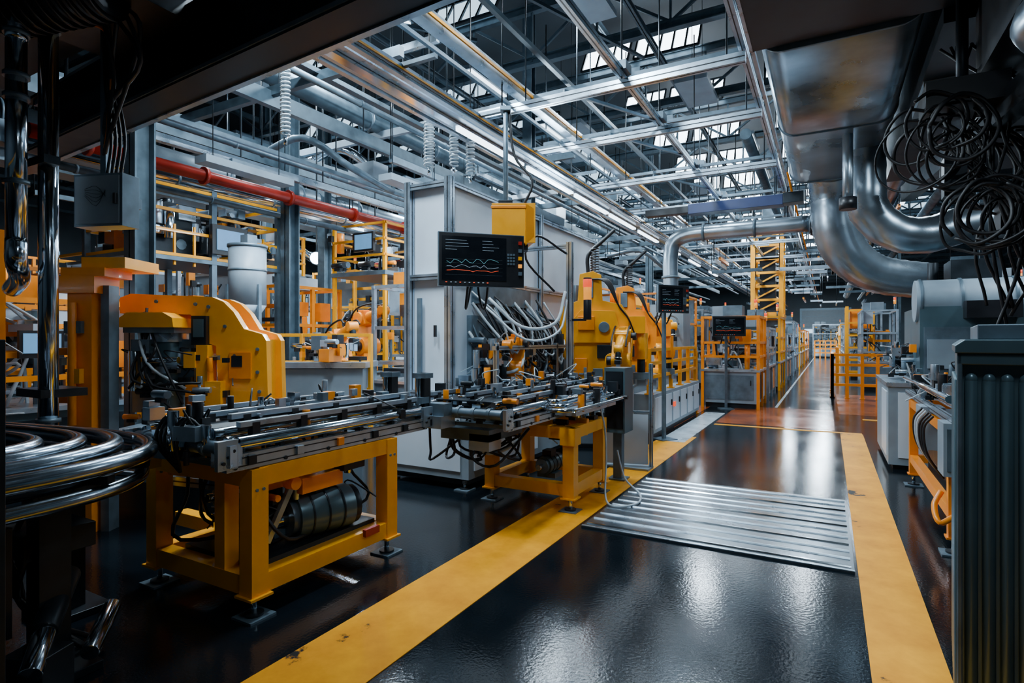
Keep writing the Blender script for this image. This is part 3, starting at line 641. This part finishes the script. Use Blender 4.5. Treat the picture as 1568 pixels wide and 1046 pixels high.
m.bc((-4.9,2.2,4.35),(1.2,.9,.6),BLK);m.cyl((-5.2,1.75,4.0),(-4.4,2.1,4.1),.22,DST,24)
for i in range(12): m.flange((-5.15+i*.065,1.77+i*.028,4.0+i*.008),(.8,.35,.1),.245,BLK,.025)
for i in range(7): m.tube([(-4.8+R(-.2,.4),2.2,4.05),(-4.6+R(-.2,.3),2.3,3.7+R(-.1,.2)),(-4.9,2.35,3.3+R(-.2,.2)),(-5.1,2.4,3.0)],.016,RUB if i else ORA,7)
for x,y in((-5.4,2.5),(-4.4,2.5)): m.cyl((x,y,4.6),(x,y,ZC),.02,DST,8)
m.done('overhead_cable_reel',(-4.9,2.2,4.2))

m=MB()
m.beam((-7.5,2.98,3.88),(-1.2,2.6,3.88),.12,.5,DST);m.beam((-7.5,2.93,3.62),(-1.2,2.55,3.62),.26,.03,DST);m.beam((-7.5,2.80,3.64),(-1.2,2.42,3.64),.02,.03,STE);m.beam((-7.5,3.08,3.61),(-1.2,2.70,3.61),.05,.04,ALU);m.beam((-7.5,2.95,4.14),(-1.2,2.57,4.14),.34,.03,DST)
for i in range(6): m.cyl((-7+i*1.1,2.95-i*.065,4.14),(-7+i*1.1,2.95-i*.065,ZC),.02,DST,8)
m.bb(-7.5,-1.2,1.9,2.6,4.2,4.3,DST)
m.done('overhead_crane_runway',(-4,2.8,3.9))

m=MB()
for x,z,w,h in((-4.06,4.2,.06,.12),(-3.62,4.2,.06,.12),(-3.84,4.16,.3,.02),(-3.95,4.32,.05,.05),(-3.72,4.3,.05,.05)):
    m.beam((x,1.2,z),(x,58,z),w,h,ALU)
m.beam((-3.84,1.2,4.13),(-3.84,58,4.13),.10,.03,CHR)
m.beam((-3.585,1.2,4.21),(-3.585,58,4.21),.012,.02,YEL);m.beam((-3.58,1.2,4.17),(-3.58,58,4.17),.01,.012,BLK)
m.beam((-3.3,1.2,4.62),(-3.3,58,4.62),.12,.14,ALU);m.beam((-3.22,1.2,4.62),(-3.22,58,4.62),.02,.03,YEL);m.beam((-3.5,1.2,4.55),(-3.5,58,4.55),.04,.04,TRU)
for i in range(40):
    y=1.5+i*1.4;m.beam((-4.1,y,4.25),(-3.2,y,4.25),.05,.04,STE)
    if i%2: m.cyl((-4.08,y,4.2),(-4.08,y,6.8 if y>3 else ZC),.01,DST,6);m.cyl((-3.3,y,4.2),(-3.3,y,6.8 if y>3 else ZC),.01,DST,6)
for i in range(7): m.cyl((-4.0+i*.04,1.2,4.2),(-4.0+i*.04,58,4.2),.012,RUB,6)
for y in(5.6,7.4,9.2,11,13,15.5,18.5,22): m.bb(-3.88,-3.8,y,y+1.6,4.085,4.115,GLW)  # glowing strips added to imitate bright reflections along the tray
m.done('overhead_cable_tray',(-3.8,10,4.2))

m=MB()
for y in(6.1,7.7,10,12.4,15,18,21.5,25,30,36):
    m.prof((-3.85,y,4.42),(-.72,y,4.42),.08,.10);m.beam((-3.85,y+.25,4.62),(-.72,y+.25,4.62),.04,.05,STE)
    for x in(-3.2,-2,-.9): m.cyl((x,y,4.45),(x,y,6.8),.010,DST,6)
for x in(-2.0,-.75): m.prof((x,3.6,4.54),(x,40,4.54),.07,.09)
m.beam((-2.75,3.6,4.7),(-2.75,40,4.7),.05,.05,TRU)
for y in(6.1,7.7,10,12.4,15): 
    m.beam((-2.7,y,4.5),(-2.0,y+1.4,4.5),.035,.035,STE);m.bc((-2,y,4.6),(.16,.2,.1),STE);m.bc((-2.0,y+.5,4.7),(.2,.3,.10),STE)
m.done('suspended_aluminium_grid',(-2.3,12,4.45))

for x,y,z0,z1,Rr,t in((-5.0,4.08,3.75,4.6,.045,20),(-4.35,5.7,3.75,4.35,.06,14),(-4.15,5.95,3.8,4.4,.05,14),(-4.0,6.1,3.7,4.35,.05,14)):
    m=MB();m.helix(x,y,z0,z1,Rr,.011,HOS,t);m.cyl((x,y,z1),(x,y,6.7),.008,RUB,6);m.cyl((x,y,z0-.1),(x,y,z0),.02,CHR,8);m.done('coiled_air_hose',(x,y,z1))

m=MB();m.cyl((-8,3,4.0),(-8,12,4.0),.085,RED,16);m.tube([(-8,12,4.0),(-8,12.4,4.0),(-8.1,12.7,3.9),(-8.4,12.9,3.85),(-12,13.1,3.85)],.085,RED,14)
for i in range(6):
    m.flange((-8,3.6+i*1.5,4),(0,1,0),.13,RED,.05);m.beam((-8,4.2+i*1.5,4.08),(-8,4.2+i*1.5,6.8),.02,.02,DST)
m.done('red_sprinkler_pipe',(-8,8,4))
m=MB()
for x,z,w,h,mt in((-7.3,4.12,.1,.1,ALU),(-7.0,4.3,.06,.06,STE),(-8.6,4.75,.5,.35,TRU),(-6.4,4.75,.1,.2,TRU),(-5.6,4.9,.25,.06,TRU),(-9.8,4.4,.3,.3,STE),(-11.5,4.6,.5,.4,STE)):
    m.beam((x,2.8,z),(x,40,z),w,h,mt)
    for i in range(10): m.cyl((x,3.5+i*3.2,z),(x,3.5+i*3.2,6.8),.012,DST,6)
for x,z,r,mt in((-5.2,4.6,.04,STE),(-5.0,5.1,.04,TRU),(-7.7,4.5,.05,STE),(-9.2,4.2,.09,CHR),(-10.6,4.9,.2,DUC),(-6.8,5.3,.14,TRU),(-8.3,3.75,.05,STE)):
    m.cyl((x,3.2,z),(x,40,z),r,mt,14)
    for i in range(20): m.flange((x,3.6+i*1.8,z),(0,1,0),r*1.2,STE,.03)
for i in range(12):
    y=5+i*2.5;z=R(4.3,5.4)
    m.beam((-14,y,z),(-4.2,y,z),.08,.12,random.choice([STE,TRU,TRU,LGR]))
m.done('overhead_pipe_rack',(-8,12,4.5))
m=MB()
for i in range(84):
    x,y,z=R(-16,-4.9),R(5,26),R(3.6,5.9);k=random.random()
    if k<.3: m.beam((x,y,z),(min(x+R(1,3),-4.3),y,z),.07,.1,random.choice([ALU,STE,TRU,WHT]));m.cyl((x,y,z),(x,y,6.8),.010,DST,6)
    elif k<.6: m.beam((x,y,z),(x,y+R(1,4),z),.07,.09,random.choice([ALU,STE,TRU,LGR]));m.cyl((x,y,z),(x,y,6.8),.010,DST,6)
    elif k<.75: m.bc((x,y,z),(R(.3,.6),R(.3,.6),R(.15,.35)),random.choice([WHT,LGR,STE,DST]));m.cyl((x,y,z),(x,y,6.8),.015,DST,6)
    else: m.tube([(x,y,z),(x+1,y,z+.1),(x+1.5,y+.5,z-.3),(x+1.6,y+1.4,z-.5)],R(.04,.12),random.choice([DUC,CHR,STE]),12);m.cyl((x,y,z),(x,y,6.8),.010,DST,6)
m.done('overhead_service_frames',(-10,14,4.6))
m=MB()
for x,z,r,mt in((-.9,4.9,.06,STE),(-1.3,5.3,.1,TRU),(-.62,4.5,.02,ORA),(1.2,4.9,.2,DUC),(2.0,4.6,.1,STE)):
    m.cyl((x,11,z),(x,50,z),r,mt,12)
for i in range(60):
    x,y,z=R(-3.4,3.2),R(13,45),R(3.2,5.6)
    if x>-1.2 and x<.8: z=max(z,3.8)
    if i%2: m.beam((x,y,z),(x,y+R(1,4),z),.07,.1,random.choice([ALU,STE,ORA,TRU]))
    else: m.beam((x,y,z),(x+R(.5,2),y,z),.07,.1,random.choice([ALU,STE,WHT,TRU]))
    m.cyl((x,y,z),(x,y,6.8),.012,DST,6)
m.done('overhead_service_frames',(0,20,4.6))
# rows of batten luminaires fixed under the trusses
m=MB()
for x in(-16.5,-12.8,-9.4,-5.9,-1.7,2.4):
    for i in range(9):
        y=6.5+i*3.1*(1 if x<-3 else 1.0)
        if x==-1.7 and i<3: continue
        m.bb(x-.11,x+.11,y-.7,y+.7,6.66,6.74,STE);m.bb(x-.07,x+.07,y-.66,y+.66,6.63,6.66,LE2)
        m.bb(x-.02,x+.02,y-.02,y+.02,6.74,6.8,DST)
m.done('batten_luminaire_rows',(-6,18,6.7))

# ---------------------------------------------------------------- roof trusses, purlins
for i in range(19):
    y=3.4+i*3.1;m=MB()
    for z,w in((6.85,.14),(7.85,.12)): m.ibeam((X0,y,z),(X1,y,z),w,.16,TRU,.02)
    x=X0;k=0
    while x<X1-1:
        a,b=(6.9,7.8) if k%2 else(7.8,6.9);m.beam((x,y,a),(x+1.3,y,b),.05,.05,TRU)
        m.beam((x,y,6.85),(x,y,7.85),.04,.04,TRU);x+=1.3;k+=1
    m.done('roof_truss',(0,y,7))
m=MB()
for i in range(20):
    x=X0+1+i*1.95;m.ibeam((x,Y0,8.75 if i%2 else 6.6),(x,Y1,8.75 if i%2 else 6.6),.08,.16 if i%2 else .1,TRU,.015)
for i in range(30):
    x=R(-20,5);y=R(4,30);m.beam((x,y,6.6),(x+R(-3,3),y+3.1,6.6),.05,.05,TRU)
m.done('roof_purlins',(0,20,8))
wn=1
def window(xa,xb,y,mt,n,z=7.85,dy=.42,dz=.72):
    global wn
    m=MB();m.add([(xa,y,z),(xb,y,z),(xb,y+dy,z+dz),(xa,y+dy,z+dz)],[(0,1,2,3)],mt)
    for i in range(n+1):
        x=xa+(xb-xa)*i/n;m.beam((x,y-.02,z),(x,y+dy-.02,z+dz),.045,.04,DST)
    for t in(0,1): m.beam((xa,y+dy*t-.02,z+dz*t),(xb,y+dy*t-.02,z+dz*t),.06,.05,DST)
    m.done('window_%d'%wn,((xa+xb)/2,y,z));wn+=1
for i,y in enumerate((12.4,15.5,18.6,21.7,24.8,27.9,31,34.1,40,46)):
    window(-5.05,-3.95,y+.05,SKY,3);window(-3.8,-2.4,y+.05,SKY,5);window(-1.4,-.5,y+.05,SKY,3)
    window(-9.6,-7.2,y+.05,SKD,5);window(-14.5,-11.5,y+.05,SKD,6);window(2,4.5,y+.05,SKD,5)
for y in(6.2,9.3): window(-7.2,-5.6,y+.05,SKD,4);window(-11.8,-9.4,y+.05,SKD,4)

# ---------------------------------------------------------------- overhead duct on the right
def rrect(x0,x1,z0,z1,r,n=6):
    P=[]
    for cx,cz,a0 in((x1-r,z0+r,-90),(x1-r,z1-r,0),(x0+r,z1-r,90),(x0+r,z0+r,180)):
        for i in range(n+1):
            a=math.radians(a0+90*i/n);P.append((cx+r*math.cos(a),cz+r*math.sin(a)))
    return P
m=MB()
m.prism(rrect(-.56,.72,4.2,5.3,.22,8),5.65,10.6,DUC,'y',True)
for y in(5.65,8.1,10.6): m.prism(rrect(-.575,.735,4.185,5.31,.23,8),y-.015,y+.015,STE,'y',True)
m.beam((-.6,5.6,4.24),(-.6,10.8,4.24),.03,.05,ALU)
for x in(-.5,.66):
    for y in(6.2,9.8): m.cyl((x,y,5.2),(x,y,6.8),.015,STE,6)
m.tube([(.06,10.4,4.7),(.06,11.2,4.65),(.1,11.5,4.2),(.12,11.55,3.6),(.3,11.65,3.1),(.75,11.85,2.75),(1.5,12.0,2.6)],.4,DUC,28,10,rf=lambda t,i:(.44-.14*t)*(1+.035*(i%2)))
m.tube([(.45,9.3,4.4),(.45,9.3,3.8),(.5,9.35,3.4),(.8,9.5,3.1),(1.2,9.7,3.05),(1.7,9.9,3.2),(2.6,10.1,3.3)],.24,DUC,24,6,rf=lambda t,i:.25*(1.03 if i%4==0 else 1))
m.cyl((.22,8.4,4.3),(.22,8.4,3.3),.06,DUC,16);m.cyl((.22,8.4,3.25),(.22,8.4,3.4),.1,BLK,18)
m.done('ventilation_duct',(0,8,4.5))
m=MB()
m.bb(-.6,3.6,.4,5.6,4.22,4.36,DST);m.beam((-.61,.4,4.24),(-.61,5.6,4.24),.025,.05,ALU);m.bb(.8,4.2,5.6,10.8,4.1,4.9,DST);m.bb(1.0,3.4,.4,5.6,3.6,4.22,BLK)
m.beam((1.35,3,3.2),(.9,9,3.5),.14,.2,DST)
for x,y in((-.4,1),(3.2,1),(-.4,5.2),(3.2,5.2),(3.9,10)): m.cyl((x,y,4.3),(x,y,ZC),.03,DST,8)
m.done('overhead_service_platform',(1.5,4,4.3))
m=MB()
m.tube([(1.2,3.9,3.9),(1.2,4.1,3.55),(1.15,4.5,3.45),(1.9,4.9,3.45),(3,5,3.4)],.16,DUC,20,6)
m.cyl((1.2,3.9,3.6),(1.2,3.9,4.2),.17,DUC,20)
m.done('exhaust_elbow_pipe',(1.5,4.3,3.6))
m=MB()
m.tube([(-.28,12.5,3.86),(-1.2,12.5,3.86),(-2.2,12.5,3.86),(-2.65,12.5,3.84),(-2.92,12.5,3.7),(-3.0,12.5,3.4),(-3.0,12.5,2.9),(-3.0,12.5,2.3)],.16,DUC,20,5)
for x in(-.3,-1.3,-2.3): m.flange((x,12.5,3.86),(1,0,0),.19,STE,.05)
m.flange((-3.0,12.5,2.95),(0,0,1),.19,STE,.05);m.flange((-.25,12.5,3.86),(1,0,0),.24,DST,.1)
m.cyl((-.25,12.5,3.86),(.1,12.1,4.2),.17,DUC,18)
m.bc((-3.0,12.5,1.7),(.7,.7,1.3),LGR);m.bc((-3.0,12.5,.55),(.6,.6,1.1),DST)
for x in(-.7,-2.2): m.cyl((x,12.5,3.9),(x,12.5,6.8),.012,DST,6)
m.done('extraction_pipe',(-1.8,12.5,3.8))
m=MB();m.bb(-2.5,-.75,11.9,12.2,4.16,4.36,BLU);m.bb(-3.4,-2.5,11.95,12.15,4.2,4.34,BLK);m.bb(-.75,-.4,11.9,12.2,4.18,4.38,DST)
for x in(-2.3,-.9): m.cyl((x,12.05,4.3),(x,12.05,6.8),.012,DST,6)
m.done('cable_carrier',(-1.8,12,4.3),.01)

m=MB()
random.seed(21)
def tangle(m,c,r,n,rad=.012):
    for i in range(n):
        pts=[];a0=R(0,6);tl=R(-.6,.6)
        cx,cy,cz=c[0]+R(-.15,.15),c[1]+R(-.15,.15),c[2]+R(-.15,.15);rr=r*R(.5,1)
        for k in range(11):
            a=a0+k*.62;pts.append((cx+rr*math.cos(a)*.9,cy+rr*math.cos(a)*tl*.5+rr*.15*math.sin(2*a),cz+rr*math.sin(a)*R(.9,1.1)))
        m.tube(pts,rad*R(.7,1.3),RUB,6,4)
tangle(m,(.72,5.3,3.1),.3,12);tangle(m,(1.15,5.8,3.0),.34,12);tangle(m,(1.0,5.2,2.5),.25,8);tangle(m,(1.55,5.9,2.7),.3,8)
m.bc((.9,5.5,3.45),(.5,.4,.2),BLK);m.bc((.85,5.5,2.85),(.14,.14,.3),DST);m.bc((1.25,5.7,2.6),(.2,.2,.4),BLK);m.cyl((.9,5.5,3.4),(.9,5.5,4.25),.04,DST);m.cyl((1.4,5.8,2.2),(1.4,5.8,4.2),.03,DST)
for i in range(14): m.tube([(R(.7,1.6),5.6,3.9),(R(.7,1.6),5.5,3.2),(R(.8,1.6),5.4,2.4),(R(1,1.7),5.5,R(1.4,1.9))],.012,RUB,6)
m.done('hanging_cable_bundle',(1,5.5,3))
random.seed(5)
# ---------------------------------------------------------------- right side machines
m=MB()
m.bb(.65,2.2,8.4,10.2,.06,1.02,LGR);m.bb(.63,2.22,8.38,10.22,1.02,1.07,ALU);m.bb(.7,2.15,8.45,10.15,0,.06,DST)
m.bb(.75,1.0,8.385,8.4,.15,.95,WHT);m.bb(1.05,1.6,8.385,8.4,.15,.95,LGR);m.bb(.635,.65,8.5,9.2,.15,.95,WHT);m.bc((.9,8.37,.6),(.02,.02,.15),BLK)
m.bb(.98,2.2,8.5,10.1,1.07,2.0,TEA);m.bb(1.02,2.1,8.47,8.5,1.15,1.75,STE);m.bb(1.05,1.35,8.45,8.47,1.25,1.6,LGR)
m.cyl((.95,8.75,2.08),(2.3,8.75,2.08),.26,LGR,28)
for x in(1.0,1.4,1.9): m.flange((x,8.75,2.08),(1,0,0),.275,STE,.03)
m.bb(1.4,1.9,8.3,8.5,1.85,2.05,BLK)
m.cyl((1.2,9.2,2.2),(1.2,9.2,2.6),.06,DST);m.bc((1.6,9.2,2.45),(.5,.5,.3),DST)
clutter(m,.7,1.0,8.45,9.8,1.1,1.5,40,.12)
m.done('cnc_machine',(1.4,9.3,0),.01)
m=MB()
frame(m,.82,1.6,5.3,7.6,.95,ORA,.08,.3)
for x in(.8,1.0,1.25,1.5): m.prof((x,5.0,1.0),(x,7.9,1.0),.05);m.cyl((x+.06,5.0,1.08),(x+.06,7.9,1.08),.022,CHR,14)
m.cyl((.78,5.2,1.16),(.78,7.9,1.16),.03,CHR,16)
clutter(m,.78,1.5,5.2,7.8,1.05,1.3,150,.09)
m.bb(.72,.95,5.05,5.3,.62,1.0,LGR);m.bb(.74,.93,5.04,5.05,.66,.96,STE);m.bb(.72,.9,6.2,6.5,.62,1.0,LGR)
for i in range(6): m.tube([(.72,5.5+i*.12,1.0),(.66,5.5+i*.12,.9),(.68,5.5+i*.12,.7),(.8,5.6+i*.12,.5)],.010,random.choice([RUB,HOS,RUB]),7)
m.tube([(.75,5.35,.45),(.70,5.3,.35),(.72,5.2,.25),(.82,5.25,.3)],.02,ORA,10);motor(m,(1.1,5.6,.45),(0,1,0),.1,.3)
m.bc((1.2,6.4,.4),(.6,1.6,.3),DST)
m.done('conveyor_workbench',(1.2,6.5,0),.004)
m=MB(LM(.455,2.85,0,math.radians(-8)))
m.bb(.0,.9,.02,.8,.04,1.54,TEA);m.bb(.03,.87,.05,.77,0,.04,DST)
m.prism([(-.012,1.545),(.91,1.545),(.91,1.575),(.88,1.60),(.02,1.60),(-.012,1.575)],-.02,.82,TEA,'y')
m.bb(.06,.86,.05,.75,1.6,1.66,STE)
m.bb(-.005,.9,-.012,.02,1.50,1.545,TEA);m.bb(-.005,.012,-.012,.03,.04,1.545,STE)
for i in range(16):
    x=.04+i*.054
    m.cyl((x,.012,.1),(x,.012,1.44),.021,TEA,16);m.ball((x,.012,1.44),.021,TEA,16,8,1.3);m.ball((x,.012,.1),.021,TEA,16,8)
for i in range(13):
    y=.06+i*.057;m.cyl((.0,y,.1),(.0,y,1.44),.014,TEA,12)
m.done('fluted_machine_casing',(.9,3.2,0),.004)
m=MB();m.bc((1.3,4.3,1.9),(.5,.4,.25),BLK);m.bc((1.4,4.4,.9),(.5,.5,1.8),TEA);m.cyl((1.15,4.2,2.0),(1.15,4.2,3.6),.04,DST);m.bc((1.2,4.3,2.3),(.12,.12,.5),DST)
m.bc((1.15,4.15,2.6),(.2,.25,.35),BLK)
m.done('hydraulic_power_unit',(1.3,4.3,0),.01)

m=MB()
for x in(-2.3,-1.4):
    for y in(21.5,22.4): m.bc((x,y,3.9),(.14,.14,3.0),YEL)
for i in range(7):
    z=2.5+i*.47
    for y in(21.5,22.4): m.beam((-2.3,y,z),(-1.4,y,z),.08,.08,YEL)
    for x in(-2.3,-1.4): m.beam((x,21.5,z),(x,22.4,z),.08,.08,YEL)
    if i<6: m.beam((-2.3,21.5,z),(-1.4,21.5,z+.47),.05,.05,YEL)
m.bb(-2.1,-1.6,21.7,22.2,2.6,5.2,DST);m.bc((-1.85,21.95,6.1),(.4,.4,1.6),STE);m.bb(-2.4,-1.3,21.4,22.5,2.36,2.46,YEL)
m.done('overhead_lift_tower',(-1.85,22,4))
m=MB()
for x in(.6,1.4):
    for y in(24,25): m.bc((x,y,1.4),(.1,.1,2.8),YEL)
for i in range(6):
    for y in(24,25): m.beam((.6,y,.4+i*.45),(1.4,y,.4+i*.45),.06,.06,YEL)
m.bb(.7,1.3,24.1,24.9,2.0,2.7,ORA);m.done('storage_tower',(1,24.5,0))

# ---------------------------------------------------------------- lamps
def area(name,loc,sx,sy,e,col=(.72,.88,1),rot=(0,0,0)):
    l=bpy.data.lights.new(name,'AREA');l.shape='RECTANGLE';l.size=sx;l.size_y=sy;l.energy=e;l.color=col
    o=bpy.data.objects.new(name,l);S.collection.objects.link(o);o.location=loc;o.rotation_euler=rot;return o
def lamp(x,y,z,e,sx=.5,sy=1.2,col=(.72,.88,1),zr=ZC,nm='bay_and_fill_lamp'):
    m=MB();m.bb(x-sx/2-.04,x+sx/2+.04,y-sy/2-.04,y+sy/2+.04,z+.03,z+.12,LGR);m.bc((x,y,z+.15),(sx*.4,sy*.4,.08),STE)
    for q in(-1,1): m.cyl((x,y+q*sy*.4,z+.1),(x,y+q*sy*.4,zr),.006,DST,6)
    ob=m.done(nm,(x,y,z));o=area('lamp_emitter',(0,0,.02),sx,sy,e,col);o.parent=ob
for a in[(-2.6,3.2,5.6,270),(-4.6,3.9,5.6,290),(-3.0,7.4,6.3,330),(-6.5,5.4,6.2,230),(-9,6.5,6.3,260),(-7.0,9.5,6.2,270),(-12,9,6.2,310),(-10,13,6.3,320),(-5.0,12.2,6.3,110),
    (-14,14,6.3,330),(-7,17,6.3,330),(-16,7,6.2,270),(-11,20,6.3,330),(-2.2,11.3,6.3,230),
    (-3.6,19.4,6.5,540),(-.96,22,6.5,540),(-6.1,14.1,6.5,120),(-2.6,30,6.5,560),(1.4,16,6.4,320),(-2.6,46,6.5,1300),(-.3,50,6.5,1300),(1.3,30,6.4,450),(-6,30,6.4,400),(-.6,39,6.4,700)]:  # far lamps added to brighten the aisle and put glints on the floor
    lamp(*a)
for a in((-6.1,8.6,3.75,125),(-9.3,9.4,3.75,140),(-12.8,9.9,3.8,160),(-8.0,13.6,3.8,140),(-4.9,12.0,3.8,90),(-6.6,4.8,3.7,80),(-5.3,6.6,3.75,80)): lamp(*a,.15,1.2,zr=6.8,nm='led_fill_lamp')  # low lamps added to brighten the machines below the pipe racks
m=MB();m.cyl((-11.0,9.9,3.6),(-10.9,9.8,3.58),.16,STE,20);m.cyl((-10.9,9.8,3.58),(-10.895,9.795,3.579),.14,LMP,20);m.cyl((-11,9.9,3.6),(-11,9.9,6.8),.02,STE,8);m.done('work_light',(-11,9.9,3.6))
m=MB();m.bc((-9.6,9.9,4.05),(.5,.3,.35),WHT);m.bc((-9.45,9.7,4.05),(.3,.1,.2),GLW);m.cyl((-9.6,9.9,4.1),(-9.6,9.9,6.8),.02,STE,8);m.done('work_light',(-9.6,9.9,4))
lamp(2.6,8.0,3.9,70,.3,1.0,zr=4.1);lamp(.95,7.2,4.0,44,.2,.8,zr=4.15);lamp(.55,1.5,4.05,40,.3,.8,zr=4.22);lamp(1.4,10.9,4.3,70,.3,.8)  # fill lamps added to light the fluted casing and right-hand machines
m=MB();m.bc((-3.95,8.2,3.56),(.14,1.2,.12),STE);ob=m.done('duct_fill_luminaire',(-3.95,8.2,3.6));o=area('lamp_emitter',(.08,0,.08),.08,1.1,85,rot=(0,math.radians(-105),0));o.parent=ob  # lamp added on the enclosure to put highlights on the duct

# ---------------------------------------------------------------- camera
cd=bpy.data.cameras.new('camera');cd.lens=20;cd.sensor_width=36;cd.clip_start=.05;cd.clip_end=300;cd.shift_y=-.002
co=bpy.data.objects.new('camera',cd);S.collection.objects.link(co);co.location=(0,0,1.6);co.rotation_euler=(math.radians(90),0,math.radians(29.06));S.camera=co
